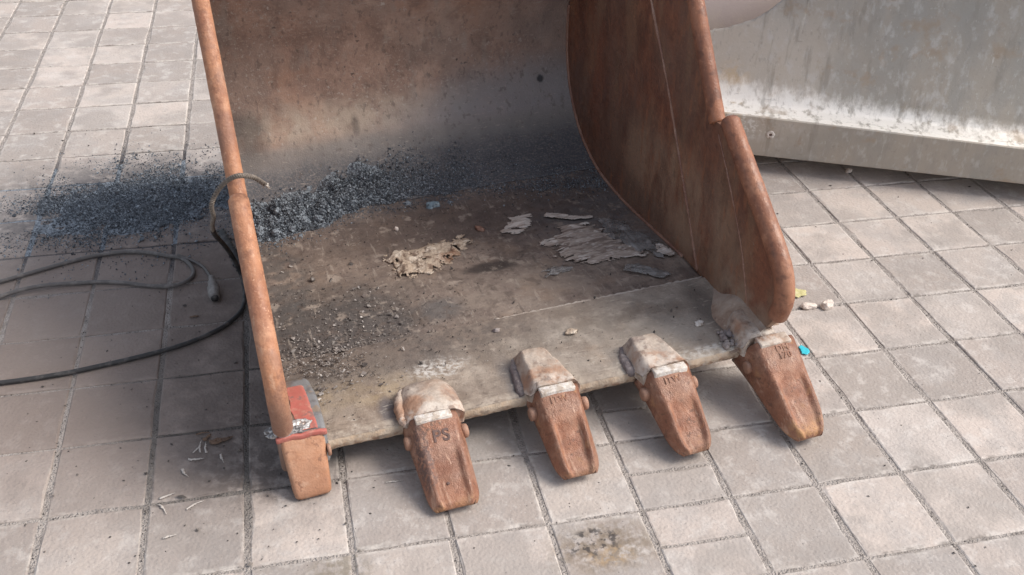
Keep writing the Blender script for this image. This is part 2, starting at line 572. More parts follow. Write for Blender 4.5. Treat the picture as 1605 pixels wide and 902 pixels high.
    a.mix((0.25, 0.205, 0.17), a.mul(a.blob(0.75, 0.40, 0.45, 0.16, 1.0, 0.3, 6), a.noise(16, 0.3, 0.62)), 0.6)
    a.mix((0.22, 0.16, 0.12), a.noise(9, 0.52, 0.66, off=(5, 3, 2)), 0.5)
    a.mix((0.07, 0.052, 0.048), a.blob(0.55, 0.85, 0.55, 0.12, 1.0, 0.3, 6), 0.55)
    a.mix((0.125, 0.125, 0.13), a.mul(a.blob(0.93, 0.72, 0.22, 0.22, 1.0, 0.3, 7), a.noise(12, 0.3, 0.6)), 0.6)
    a.mix((0.038, 0.030, 0.028), a.blob(0.53, 0.562, 0.075, 0.030, 0.7, 0.35, 24), 0.85)
    a.mix((0.085, 0.085, 0.088), a.blob(0.34, 0.40, 0.055, 0.05, 1.0, 0.4, 20), 0.65)
    a.mix((0.06, 0.056, 0.055), a.blob(0.07, 0.42, 0.22, 0.20, 1.1, 0.45, 10), 0.85)
    a.mix((0.075, 0.07, 0.068), a.mul(a.blob(-0.02, 0.72, 0.08, 0.2, 1.0, 0.4, 10), a.noise(25, 0.35, 0.55)), 0.7)
    a.mix((0.05, 0.06, 0.075), a.mul(a.band(1, 0.92, 1.03, 0.03, 0.05, 12), a.noise(120, 0.35, 0.58, 3)), 0.75)
    a.mix((0.30, 0.27, 0.24), a.mul(a.noise(130, 0.58, 0.68, 4), a.noise(6, 0.45, 0.6)), 0.55)
    a.mix((0.028, 0.024, 0.022), a.mul(a.noise(75, 0.60, 0.68, 5), a.noise(6, 0.42, 0.58, off=(6, 6, 1))), 0.75)
    a.mix((0.11, 0.085, 0.072), a.noise(30, 0.52, 0.64, 6, off=(2, 1, 7)), 0.6)
    a.mix((0.34, 0.285, 0.24), a.noise(22, 0.575, 0.67, 7, off=(8, 1, 7)), 0.55)
    a.mix((0.36, 0.31, 0.265), a.noise(55, 0.60, 0.66, 5, stretch=(1.5, 0.22, 1), off=(1, 1, 4)), 0.4)
    a.mix((0.06, 0.048, 0.042), a.noise(48, 0.60, 0.66, 5, stretch=(1.6, 0.25, 1), off=(6, 1, 4)), 0.4)
    a.bump(a.noise(38, None, 6, 0.65), 0.004)
    M['floor'] = a.done()

    # --- cutting edge
    a = rust('edge_steel', (0.27, 0.215, 0.17), (0.16, 0.12, 0.095), (0.38, 0.32, 0.265), 0.75, (0.40, 0.35, 0.30), 0.35, 0.3, seed=9)
    a.mix((0.36, 0.33, 0.295), a.mul(a.blob(0.80, 0.14, 0.42, 0.16, 1.0, 0.25, 6), a.noise(12, 0.25, 0.6)), 0.55)
    a.mix((0.075, 0.072, 0.072), a.blob(0.04, 0.27, 0.17, 0.10, 1.0, 0.5, 12), 0.8)
    a.mix((0.31, 0.235, 0.14), a.mul(a.blob(0.06, 0.13, 0.16, 0.05, 1.0, 0.4, 10), a.noise(20, 0.3, 0.6)), 0.6)
    a.mix((0.12, 0.115, 0.115), a.blob(0.245, 0.24, 0.07, 0.07, 1.0, 0.4, 16), 0.6)
    a.mix((0.10, 0.085, 0.075), a.blob(0.97, 0.17, 0.035, 0.12, 1.0, 0.35, 14), 0.7)
    a.mix((0.62, 0.60, 0.57), a.mul(a.blob(0.28, 0.165, 0.06, 0.035, 1.0, 0.5, 25), a.noise(90, 0.42, 0.6)), 0.8)
    a.mix((0.60, 0.57, 0.53), a.mul(a.blob(0.905, 0.015, 0.10, 0.02, 0.9, 0.4, 30), a.noise(60, 0.38, 0.6)), 0.75)
    a.mix((0.13, 0.12, 0.125), a.blob(0.135, 0.05, 0.018, 0.04, 1.0, 0.4, 30), 0.75)
    a.mix((0.13, 0.12, 0.12), a.blob(0.425, 0.07, 0.022, 0.08, 1.0, 0.35, 24), 0.75)
    a.mix((0.50, 0.365, 0.25), a.mul(a.ramp(a.axis(2), -0.0035, -0.007), a.noise(35, 0.30, 0.55)), 0.8)
    a.mix((0.46, 0.40, 0.33), a.mul(a.band(1, 0.028, 0.014, 0.02, 0.010, 30), a.noise(40, 0.38, 0.62)), 0.5)
    a.mix((0.20, 0.11, 0.07), a.mul(a.ramp(a.axis(2), -0.012, -0.024), a.noise(60, 0.46, 0.6, off=(3, 1, 1))), 0.7)
    a.mix((0.11, 0.085, 0.07), a.noise(75, 0.58, 0.68, 5, stretch=(0.5, 1.2, 1), off=(2, 2, 2)), 0.55)
    a.mix((0.48, 0.43, 0.37), a.noise(60, 0.585, 0.68, 5, stretch=(0.45, 1.4, 1), off=(5, 2, 2)), 0.5)
    a.mix((0.15, 0.125, 0.105), a.mul(a.blob(0.50, 0.21, 0.6, 0.07, 1.0, 0.35, 8), a.noise(22, 0.35, 0.6)), 0.6)
    a.mix((0.15, 0.118, 0.10), a.mul(a.blob(0.26, 0.285, 0.40, 0.085, 1.1, 0.4, 9), a.noise(16, 0.25, 0.58)), 0.85)
    a.mix((0.085, 0.072, 0.066), a.mul(a.blob(0.30, 0.25, 0.22, 0.06, 1.1, 0.5, 14), a.noise(34, 0.4, 0.6)), 0.6)
    a.mix((0.17, 0.135, 0.11), a.mul(a.noise(6, 0.46, 0.62, off=(8, 8, 8)), a.band(0, 0.9, 0.6, .1, .1)), 0.5)
    a.bump(a.noise(28, None, 5), 0.003)
    M['edge'] = a.done()
    a = rust('edge_bright_weld', (0.40, 0.35, 0.31), (0.22, 0.17, 0.14), (0.52, 0.47, 0.42), 0.8, (0.46, 0.42, 0.38), 0.4, 0.3, seed=9.5)
    M['edge_weld'] = a.done()

    # --- side plates
    a = rust('side_steel', (0.195, 0.078, 0.046), (0.10, 0.046, 0.032), (0.28, 0.13, 0.075), 0.46, scratch=0.12, seed=10, fine=0.7)
    a.mix((0.16, 0.10, 0.075), a.noise(5, 0.4, 0.6, off=(2, 8, 8), stretch=(1, 1, 0.6)), 0.6)
    a.mix((0.22, 0.135, 0.085), a.noise(6, 0.48, 0.64, off=(7, 1, 3), stretch=(1, 1.6, 0.5)), 0.5)
    # dusted, browner steel low down and deep inside; redder near the mouth
    a.mix((0.34, 0.24, 0.17), a.mul(a.blob(0.50, 0.13, 0.36, 0.15, 1.0, 0.2, 5, (1, 2)), a.noise(10, 0.25, 0.6, stretch=(1, 1.4, 0.5))), 0.65)
    a.mix((0.15, 0.105, 0.082), a.blob(0.78, -0.01, 0.30, 0.07, 1.0, 0.2, 6, (1, 2)), 0.6)
    a.mix((0.34, 0.265, 0.20), a.mul(a.blob(0.10, 0.02, 0.12, 0.07, 1.0, 0.3, 12, (1, 2)), a.noise(16, 0.3, 0.6)), 0.75)
    a.mix((0.30, 0.24, 0.19), a.mul(a.noise(90, 0.62, 0.7, 5), a.noise(5, 0.5, 0.62)), 0.5)
    a.mix((0.085, 0.042, 0.03), a.noise(11, 0.5, 0.66, 7, off=(3, 5, 5), stretch=(1, 1.5, 0.5)), 0.35)
    a.mix((0.065, 0.036, 0.028), a.noise(40, 0.58, 0.68, 6, off=(3, 5, 1)), 0.3)
    a.mix((0.30, 0.13, 0.07), a.noise(24, 0.56, 0.68, 6, stretch=(1, 1.6, .4), off=(7, 5, 1)), 0.5)
    M['side'] = a.done()
    a = rust('side_weld_line', (0.29, 0.17, 0.125), (0.2, 0.1, 0.075), (0.40, 0.27, 0.21), 0.6, scratch=0.2, seed=11)
    M['seam'] = a.done()

    a = Mat('red_primer', (0.42, 0.125, 0.10), 0.6, spec=0.4)
    a.mix((0.34, 0.13, 0.10), a.noise(25, 0.45, 0.65), 0.6)
    a.mix((0.46, 0.22, 0.17), a.noise(50, 0.52, 0.66), 0.6)
    a.mix((0.16, 0.12, 0.11), a.noise(32, 0.56, 0.66, 6, off=(3, 3, 3)), 0.75)
    a.bump(a.noise(120, None, 4), 0.001)
    M['red'] = a.done()
    a = Mat('bright_weld', (0.52, 0.515, 0.51), 0.5, 0.45)
    a.mix((0.12, 0.11, 0.11), a.noise(60, 0.46, 0.58), 0.9)
    a.mix((0.30, 0.22, 0.18), a.noise(40, 0.54, 0.66, off=(3, 1, 1)), 0.7)
    a.bump(a.noise(160, None, 5, 0.7), 0.003)
    M['bright'] = a.done()
    a = Mat('blue_grey_scale', (0.22, 0.22, 0.225), 0.6, 0.2)
    a.mix((0.13, 0.12, 0.12), a.noise(30, 0.45, 0.62), 0.7)
    a.mix((0.3, 0.22, 0.15), a.noise(22, 0.54, 0.66, off=(3, 3, 3)), 0.6)
    a.mix((0.26, 0.15, 0.10), a.ramp(a.axis(0), -0.045, -0.075), 0.75)
    a.bump(a.noise(120, None, 4), 0.0015)
    M['scale'] = a.done()
    a = Mat('dark_stamp', (0.16, 0.10, 0.085), 0.85)
    a.mix((0.09, 0.06, 0.055), a.noise(120, 0.4, 0.6), 0.8)
    M['stamp'] = a.done()

    # --- grey bucket
    a = Mat('grey_steel', (0.37, 0.33, 0.28), 0.5, 0.15, spec=0.5)
    a.mix((0.29, 0.28, 0.255), a.noise(5, 0.4, 0.6, stretch=(1.5, 1, 0.5)), 0.6)
    a.mix((0.50, 0.45, 0.39), a.blob(-0.02, 0.30, 0.28, 0.22, 1.0, 0.25, 6, (0, 2)), 0.7)
    a.mix((0.50, 0.48, 0.455), a.noise(30, 0.50, 0.70, 6, stretch=(1.2, 1, 0.7)), 0.6)
    a.mix((0.25, 0.23, 0.21), a.noise(60, 0.56, 0.70, 5, stretch=(1.2, 1, 0.7), off=(3, 3, 1)), 0.4)
    a.mix((0.72, 0.71, 0.68), a.noise(26, 0.68, 0.72, 6, stretch=(1.5, 1, 0.5), off=(8, 3, 1)), 0.35)
    a.mix((0.52, 0.38, 0.22), a.mul(a.blob(-0.05, 0.25, 0.06, 0.07, 1.0, 0.4, 15, (0, 2)), a.noise(30, 0.45, 0.6)), 0.6)
    dz = a.math('ADD', a.axis(2), a.math('MULTIPLY', a.axis(0), 0.07))
    nz = a.noise(24, None, detail=8, rough=0.72, stretch=(1.3, 1, 0.6))
    dz = a.math('ADD', dz, a.math('MULTIPLY', a.math('SUBTRACT', nz, 0.5), 0.12))
    a.mix((0.88, 0.85, 0.80), a.mul(a.mul(a.ramp(dz, 0.290, 0.235), a.ramp(a.axis(1), 0.004, 0.007)), a.noise(38, 0.28, 0.5, 6, stretch=(1.2, 1, .6))), 0.92)  # white dust on the ledge, brightened to imitate sun glare
    a.mix((0.66, 0.65, 0.62), a.mul(a.mul(a.blob(-0.03, 0.165, 0.11, 0.05, 1.0, 0.4, 20, (0, 2)), a.noise(70, 0.48, 0.6)), a.ramp(a.axis(1), 0.004, 0.002)), 0.8)
    a.mix((0.56, 0.53, 0.48), a.noise(150, 0.63, 0.70, 3, stretch=(0.7, 1, 0.08), off=(4, 1, 1)), 0.35)
    a.mix((0.25, 0.225, 0.19), a.noise(13, 0.54, 0.68, 6, stretch=(2.2, 1, 0.16), off=(4, 1, 6)), 0.55)
    a.mix((0.19, 0.175, 0.155), a.noise(70, 0.66, 0.71, 4, stretch=(0.25, 1, 1.0), off=(4, 7, 1)), 0.3)
    a.mix((0.33, 0.24, 0.16), a.noise(9, 0.58, 0.68, 6, off=(1, 7, 5)), 0.5)
    a.roughness(a.noise(20, 0.3, 0.7), 0.38, 0.65)
    a.bump(a.noise(90, None, 4), 0.0008)
    M['grey'] = a.done()
    a = Mat('faded_pink_steel', (0.56, 0.47, 0.43), 0.7)
    a.mix((0.62, 0.53, 0.45), a.noise(7, 0.4, 0.62), 0.7)
    a.mix((0.24, 0.12, 0.08), a.band(2, 0.50, 0.56, .03, .02, 12), 0.85)
    a.bump(a.noise(90, None, 4), 0.0008)
    M['pink'] = a.done()

    # --- loose material
    a = Mat('blue_black_grit', (0.095, 0.11, 0.13), 0.7, spec=0.5)
    a.mix((0.40, 0.45, 0.50), a.math('POWER', a.rand('isl', 5.7), 2.5), 0.9)
    a.mix((0.02, 0.022, 0.028), a.ramp(a.rand('isl', 11.1), 0.55, 0.75), 0.8)
    a.bump(a.noise(300, None, 3), 0.001)
    M['grit'] = a.done()
    a = Mat('slag_clod', (0.17, 0.195, 0.225), 0.8, spec=0.4)
    a.mix((0.32, 0.36, 0.40), a.noise(70, 0.48, 0.62), 0.7)
    a.mix((0.03, 0.033, 0.04), a.noise(110, 0.52, 0.64, off=(3, 2, 1)), 0.85)
    a.bump(a.noise(150, None, 5, 0.7), 0.006)
    M['clod'] = a.done()
    a = Mat('blue_chunk', (0.17, 0.235, 0.28), 0.7)
    a.mix((0.42, 0.48, 0.51), a.noise(45, 0.5, 0.64), 0.8)
    a.mix((0.03, 0.04, 0.05), a.noise(60, 0.58, 0.66, off=(3, 3, 2)), 0.8)
    a.bump(a.noise(120, None, 5), 0.003)
    M['chunk'] = a.done()
    a = Mat('metal_chips', (0.18, 0.155, 0.14), 0.45, 0.25, spec=0.5)
    a.mix((0.62, 0.58, 0.55), a.math('POWER', a.rand('isl', 5.7), 3.2), 0.9)
    a.mix((0.07, 0.06, 0.055), a.ramp(a.rand('isl', 11.1), 0.45, 0.7), 0.85)
    M['chips'] = a.done()
    a = Mat('dark_crumbs', (0.06, 0.053, 0.05), 0.9)
    a.mix((0.20, 0.175, 0.155), a.math('POWER', a.rand('isl', 5.7), 3.0), 0.9)
    M['crumbs'] = a.done()
    a = Mat('dried_mud', (0.40, 0.32, 0.25), 0.95, spec=0.15)
    a.mix((0.58, 0.51, 0.43), a.noise(30, 0.48, 0.62), 0.75)
    a.mix((0.17, 0.115, 0.085), a.noise(38, 0.49, 0.62, off=(5, 1, 1)), 0.85)
    a.mix((0.24, 0.13, 0.08), a.blob(0.44, 0.66, 0.04, 0.03, 0.9, 0.5, 25), 0.65)
    a.bump(a.noise(110, None, 6, 0.7), 0.006)
    M['mud'] = a.done()
    a = Mat('grimy_paper', (0.52, 0.465, 0.42), 0.85, spec=0.25)
    a.mix((0.30, 0.24, 0.20), a.noise(30, 0.5, 0.62, stretch=(0.6, 2.6, 1)), 0.75)
    a.mix((0.68, 0.64, 0.60), a.noise(40, 0.52, 0.66, off=(4, 2, 1), stretch=(0.7, 2.2, 1)), 0.7)
    a.bump(a.noise(70, None, 5, stretch=(0.6, 2, 1)), 0.003)
    M['paper'] = a.done()
    a = Mat('soiled_paper', (0.36, 0.30, 0.26), 0.85, spec=0.25)
    a.mix((0.16, 0.12, 0.10), a.noise(26, 0.48, 0.6, stretch=(0.5, 2.8, 1)), 0.85)
    a.mix((0.56, 0.50, 0.46), a.noise(40, 0.52, 0.64, off=(4, 2, 1), stretch=(0.7, 2.2, 1)), 0.8)
    a.bump(a.noise(70, None, 5, stretch=(0.6, 2, 1)), 0.003)
    M['paper_dark'] = a.done()
    a = Mat('dusty_film', (0.27, 0.26, 0.255), 0.45, spec=0.5)
    a.mix((0.44, 0.43, 0.425), a.noise(26, 0.5, 0.64, stretch=(2, 0.7, 1)), 0.7)
    a.mix((0.13, 0.115, 0.105), a.noise(22, 0.52, 0.66, off=(4, 2, 1)), 0.7)
    a.bump(a.noise(60, None, 5, stretch=(2, 0.7, 1)), 0.003)
    M['film'] = a.done()
    mixn = a.n("ShaderNodeMixShader")
    tr = a.n("ShaderNodeBsdfTransparent")
    a.L(a.noise(18, 0.35, 0.65, a=0.30, b=0.80), mixn.inputs[0])
    a.L(tr.outputs[0], mixn.inputs[1])
    a.L(a.b.outputs[0], mixn.inputs[2])
    a.L(mixn.outputs[0], a.nt.nodes["Material Output"].inputs["Surface"])
    a = Mat('rope_strand', (0.14, 0.115, 0.095), 0.8)
    a.mix((0.26, 0.225, 0.195), a.noise(220, 0.5, 0.62), 0.6)
    a.mix((0.06, 0.05, 0.045), a.noise(150, 0.54, 0.66, off=(1, 2, 3)), 0.7)
    M['rope'] = a.done()
    a = Mat('frayed_rope', (0.5, 0.45, 0.40), 0.8)
    M['fray'] = a.done()
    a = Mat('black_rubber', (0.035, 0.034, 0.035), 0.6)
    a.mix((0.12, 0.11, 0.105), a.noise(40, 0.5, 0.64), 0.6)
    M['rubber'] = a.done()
    a = Mat('grey_cable_sheath', (0.125, 0.115, 0.11), 0.65)
    a.mix((0.22, 0.20, 0.19), a.noise(40, 0.5, 0.64), 0.6)
    M['sheath'] = a.done()
    a = Mat('plug_plastic', (0.20, 0.185, 0.175), 0.6)
    a.mix((0.32, 0.30, 0.28), a.noise(50, 0.5, 0.64), 0.6)
    M['plug'] = a.done()
    a = Mat('pale_stone', (0.62, 0.54, 0.48), 0.85)
    a.mix((0.74, 0.68, 0.62), a.noise(90, 0.48, 0.62), 0.7)
    a.bump(a.noise(150, None, 4), 0.002)
    M['stone'] = a.done()
    a = Mat('yellow_leaf', (0.50, 0.46, 0.22), 0.7)
    a.mix((0.62, 0.58, 0.38), a.noise(90, 0.48, 0.62), 0.6)
    M['leaf'] = a.done()
    a = Mat('turquoise_flake', (0.04, 0.46, 0.56), 0.5)
    M['blue'] = a.done()
    a = Mat('pale_litter', (0.46, 0.42, 0.385), 0.75)
    a.mix((0.3, 0.27, 0.25), a.noise(80, 0.5, 0.62), 0.6)
    M['litter'] = a.done()
    a = Mat('brown_litter', (0.15, 0.095, 0.065), 0.85)
    a.mix((0.07, 0.05, 0.04), a.noise(80, 0.5, 0.62), 0.6)
    M['litter_brown'] = a.done()
    a = Mat('far_earth', (0.30, 0.28, 0.265), 0.95, coords='World')
    a.mix((0.22, 0.205, 0.195), a.noise(3, 0.4, 0.6), 0.6)
    M['earth'] = a.done()

build_materials()

# ------------------------------------------------------------------ ground and pavement
TW, TL = 0.20, 0.207
gr = link_mesh('ground', *grid_data(lambda u, v: Vector((lerp(-60, 60, u), lerp(-60, 60, v), -0.075)), 8, 8), M['earth'], smooth=False)
gr['kind'] = 'structure'
bed = link_mesh('pavement', *grid_data(lambda u, v: Vector((lerp(-2.4, 5.4, u), lerp(-1.6, 5.0, v),
                -0.0030 + 0.0012 * noise.noise(Vector((u * 90, v * 90, 0))))), 156, 132), M['joint'])
bed['kind'] = 'structure'

CO = Vector((0.37106, -1.55751, 1.53522))
def to_px(P):
    d = Vector(P) - CO
    z = d.dot(_f)
    return (802.5 + 1556.12 * d.dot(_r) / z, 451 - 1556.12 * d.dot(_u) / z) if z > 0.05 else (-9e3, -9e3)

hidden_by = [[(345, 0), (1075, 0), (1110, 180), (1205, 430), (1170, 500), (530, 660), (450, 600)],
             [(1100, 0), (1125, 200), (1605, 280), (1605, 0)]]

def paver_mesh(seed, wx, wy):
    """one stone: flat top, worn chamfer, sides"""
    rnd = random.Random(seed)
    j = lambda s: rnd.uniform(-s, s)
    gx, gy = 0.0106, 0.0058
    x0, x1, y0, y1 = -wx / 2 + gx / 2, wx / 2 - gx / 2, -wy / 2 + gy / 2, wy / 2 - gy / 2
    def ring(inset, z, jt):
        out = []
        for (ax, ay, bx, by) in ((x0, y0, x1, y0), (x1, y0, x1, y1), (x1, y1, x0, y1), (x0, y1, x0, y0)):
            for t in (0.0, 0.37, 0.70):
                x, y = lerp(ax, bx, t), lerp(ay, by, t)
                nx, ny = (0 - (1 if x > x1 - 1e-5 else -1 if x < x0 + 1e-5 else 0)), (0 - (1 if y > y1 - 1e-5 else -1 if y < y0 + 1e-5 else 0))
                k = inset + j(jt)
                out.append(Vector((x + nx * k, y + ny * k, z + j(jt * 0.25))))
        return out
    chip = rnd.sample(range(12), 3)
    rings = [ring(0.0, -0.05, 0.0), ring(0.0, -0.0030, 0.0007), ring(0.0014, -0.0011, 0.0006), ring(0.0036, 0.0, 0.0010)]
    for k in chip[:rnd.randint(1, 3)]:
        for r_, q in ((1, 0.35), (2, 0.7), (3, 1.0)):
            p_ = rings[r_][k]
            d_ = rnd.uniform(0.003, 0.008) * q
            p_.x -= math.copysign(d_, p_.x) * (abs(p_.x) > wx * .3)
            p_.y -= math.copysign(d_, p_.y) * (abs(p_.y) > wy * .3)
    v, f = loft_data(rings, cap=False)
    n = len(rings[0])
    f.append(tuple(3 * n + k for k in range(n)))
    me = bpy.data.meshes.new('paver')
    me.from_pydata([tuple(p) for p in v], [], f)
    me.materials.append(M['paver'])
    return me

full = [paver_mesh(10 + i, TW, TL) for i in range(12)]
half = [paver_mesh(40 + i, TW, TL / 2) for i in range(4)]
rnd = random.Random(5)
far_bm = bmesh.new()
n_pav = 0
for ci in range(-11, 26):
    for rj in range(-7, 23):
        cells = [(rj * TL, TL, full)]
        if ci == 5 and -3 <= rj <= 0:
            cells = [(rj * TL, TL / 2, half), (rj * TL + TL / 2, TL / 2, half)]
        for (y0, wy, meshes) in cells:
            cx_, cy_ = (ci + 0.5) * TW, y0 + wy / 2
            me = rnd.choice(meshes)
            loc = Vector((cx_ + rnd.uniform(-.0012, .0012), cy_ + rnd.uniform(-.001, .001), rnd.uniform(-.0014, .0012)))
            eul = Euler((rnd.uniform(-.006, .006), rnd.uniform(-.006, .006), rnd.choice((0, math.pi)) + rnd.uniform(-.004, .004)))
            cs = [to_px((cx_ + a * TW / 2, cy_ + b * wy / 2, 0)) for a in (-1, 1) for b in (-1, 1)]
            vis = any(-10 < x < 1615 and -10 < y < 912 for x, y in cs)
            hid = any(all(point_in(pl, x, y) for x, y in cs) for pl in hidden_by)
            if vis and not hid and n_pav < 300:
                o = bpy.data.objects.new('paver', me)
                o.location, o.rotation_euler, o.parent = loc, eul, bed
                C.objects.link(o)
                n_pav += 1
            else:
                t = bmesh.new()
                t.from_mesh(me)
                t.transform(Matrix.LocRotScale(loc, eul, None))
                mt = bpy.data.meshes.new('tmp')
                t.to_mesh(mt)
                t.free()
                far_bm.from_mesh(mt)
                bpy.data.meshes.remove(mt)
o = bm_obj('outlying_pavers', far_bm, M['paver_far'], bed, smooth=False)
o['kind'] = 'stuff'

# ------------------------------------------------------------------ the rusty bucket
BX = Vector((0.9944488, 0.09575453, 0.04361939))
BY = Vector((-0.09584575, 0.9953962, 0.0))
BZ = Vector((-0.04341857, -0.00418073, 0.99904822))
BO = Vector((0.38005217, 0.03237592, 0.085))
BM = Matrix((BX, BY, BZ)).transposed().to_4x4()
BM.translation = BO
BI = BM.inverted()
def b2w(p): return BM @ Vector(p)

bucket = thing('excavator_bucket', 'big rusty digging bucket lying open on the pavement with five teeth', 'bucket', BM)
XL, XR = -0.083, 1.027           # inner faces of the side plates

PROF = [(0.302, -0.0105), (0.42, -0.015), (0.55, -0.029), (0.70, -0.046), (0.80, -0.055), (0.90, -0.058), (0.98, -0.056), (1.05, -0.045),
        (1.11, -0.026), (1.16, -0.004), (1.21, 0.032), (1.25, 0.075), (1.283, 0.125), (1.303, 0.175), (1.315, 0.235),
        (1.318, 0.30), (1.314, 0.36), (1.302, 0.42), (1.278, 0.50), (1.248, 0.58), (1.21, 0.65), (1.165, 0.70)]
pts = catmull([Vector((0, y, z)) for y, z in PROF], 6)
# arc length table
acc = [0.0]
for a, b in zip(pts, pts[1:]):
    acc.append(acc[-1] + (b - a).length)
def prof_at(s):
    for i in range(len(acc) - 1):
        if s <= acc[i + 1] or i == len(acc) - 2:
            t = (s - acc[i]) / (acc[i + 1] - acc[i])
            return pts[i].lerp(pts[i + 1], t), (pts[i + 1] - pts[i]).normalized()
def s_of_y(y):
    for i in range(1, len(pts)):
        if pts[i].y >= y:
            return lerp(acc[i - 1], acc[i], max(0.0, min(1.0, (y - pts[i - 1].y) / (pts[i].y - pts[i - 1].y))))
    return acc[-1]
S_SPLIT = s_of_y(1.03)
def floor_z(y):
    if y < 0.30:
        return -0.004 * y / 0.3
    return prof_at(min(s_of_y(min(y, 1.3)), acc[-1]))[0].z

def sheet(s0, s1, nu, nv, amp):
    def fn(u, v):
        p, t = prof_at(lerp(s0, s1, v))
        nrm = Vector((0, -t.z, t.y))
        x = lerp(XL, XR, u)
        d = amp * (fbm((x, p.y * 1.3, p.z * 1.3), 3.0) + 0.35 * fbm((x, p.y, p.z), 13))
        edge = min(1.0, u * 12, (1 - u) * 12)
        return Vector((x, p.y, p.z)) + nrm * d * edge
    return grid_data(fn, nu, nv)

fl = link_mesh('floor_plate', *sheet(0, S_SPLIT, 130, 90, 0.0035), M['floor'], bucket)
solidify(fl, 0.014)
sh = link_mesh('back_shell', *sheet(S_SPLIT, acc[-1], 130, 110, 0.0045), M['shell'], bucket)
solidify(sh, 0.016)

# cutting edge: thick lip plate with a worn front
def lip_ring(x):
    n1 = fbm((x, 0, 0), 9) * 0.004
    n2 = fbm((x, 3, 0), 22) * 0.003
    n3 = fbm((x, 6, 0), 30) * 0.0022
    P = [(0.300, -0.0155), (0.3005, -0.0055), (0.296, -0.0022), (0.285, -0.0018), (0.20, -0.0015 + n3 * .5), (0.12, -0.0005 + n3), (0.05, 0.001 + n3), (0.0305 + n3, 0.0008 + n3), (0.0275 + n3, -0.0012 + n3), (0.0245 + n3, 0.0002 + n2 * .5), (0.009 + n1, -0.0008 + n2 * .6),
         (0.0035 + n1, -0.0028 + n2 * .6), (0.0008 + n1 + n3 * .5, -0.008), (-0.0015 + n1 + n2 * .6 + n3, -0.016), (-0.001 + n1 + n2, -0.023), (0.0015 + n1, -0.030 + n3), (0.008 + n1, -0.0345), (0.06, -0.036), (0.18, -0.036), (0.30, -0.034)]
    return [Vector((x, y, z)) for y, z in P]
NR = 260
le = link_mesh('cutting_edge', *loft_data([lip_ring(lerp(XL - 0.0, XR + 0.0, i / NR)) for i in range(NR + 1)][::-1]), M['edge'], bucket)
sharp(le, 24)
# weld running along the back of the lip plate
path = [Vector((lerp(0.46, XR - 0.003, i / 90), 0.3035 + 0.0015 * math.sin(i * 1.7) + fbm((i * .3, 1, 1), 1) * .002, lerp(-0.0105, -0.0075, min(1, i / 40)))) for i in range(91)]
link_mesh('weld_seam', *tube_data(path, lambda i, t, a: 0.0040 * (1 + 0.18 * math.sin(i * 2.1) + .2 * fbm((i, a, 0), .7)), 8), M['edge_weld'], bucket)

# side plates
FRONT = [(0.020, 0.02), (-0.020, 0.075), (-0.036, 0.145), (-0.020, 0.20), (0.02, 0.242), (0.105, 0.305), (0.21, 0.382), (0.283, 0.425), (0.352, 0.435),
         (0.43, 0.553), (0.51, 0.668), (0.58, 0.77), (0.64, 0.86)]
fr = [(p.y, p.z) for p in catmull([Vector((0, y, z)) for y, z in FRONT], 4)]
back = [(p.y + 0.012 * (1 if p.y > 1.0 else 0), p.z - (0.012 if p.z < 0.1 else 0)) for p in pts[::4]] + [(1.16, 0.715), (0.90, 0.80)]
outline = [(0.31, -0.034), (0.05, -0.030)] + fr + back[::-1]
def side_plate(xa, xb, name):
    bm = bmesh.new()
    va = [bm.verts.new((xa, y, z)) for y, z in outline]
    vb = [bm.verts.new((xb, y, z)) for y, z in outline]
    fa = bm.faces.new(va)
    fb = bm.faces.new(vb[::-1])
    n = len(outline)
    for i in range(n):
        bm.faces.new((va[i], vb[i], vb[(i + 1) % n], va[(i + 1) % n]))
    bmesh.ops.recalc_face_normals(bm, faces=bm.faces)
    return bm_obj(name, bm, M['side'], bucket, smooth=False)
side_plate(XL - 0.016, XL - 0.0002, 'side_plate')
side_plate(XR + 0.0002, XR + 0.018, 'side_plate')
# corner welds between right plate, floor and shell
path = [Vector((XR - 0.0015, p.y - 0.001, p.z + 0.002)) for p in pts[6:100:1]]
link_mesh('corner_weld', *tube_data(path, lambda i, t, a: 0.0050 * (1 + .15 * math.sin(i * 2.3)), 8), M['seam'], bucket)
# long weld across the right plate, where the front liner begins
wl = catmull([Vector((XR - 0.0005, y, z)) for y, z in [(0.334, -0.006), (0.40, 0.105), (0.47, 0.218), (0.595, 0.416), (0.724, 0.594), (0.82, 0.72)]], 14)
link_mesh('weld_seam', *tube_data(wl, lambda i, t, a: 0.0046 * 1.25 * (0.75 + .15 * math.sin(i * 1.9) + .5 * fbm((i * .11, 4, 0), 1, 4)) * (1 - .25 * t), 8), M['seam'], bucket)
wl = catmull([Vector((XR - 0.0005, y, z)) for y, z in [(0.075, 0.03), (0.105, 0.10), (0.15, 0.19), (0.235, 0.31), (0.31, 0.40)]], 14)
link_mesh('weld_seam', *tube_data(wl, lambda i, t, a: 0.0030 * (0.7 + .2 * math.sin(i * 1.9) + .6 * fbm((i * .13, 9, 0), 1, 4)), 8), M['seam'], bucket)

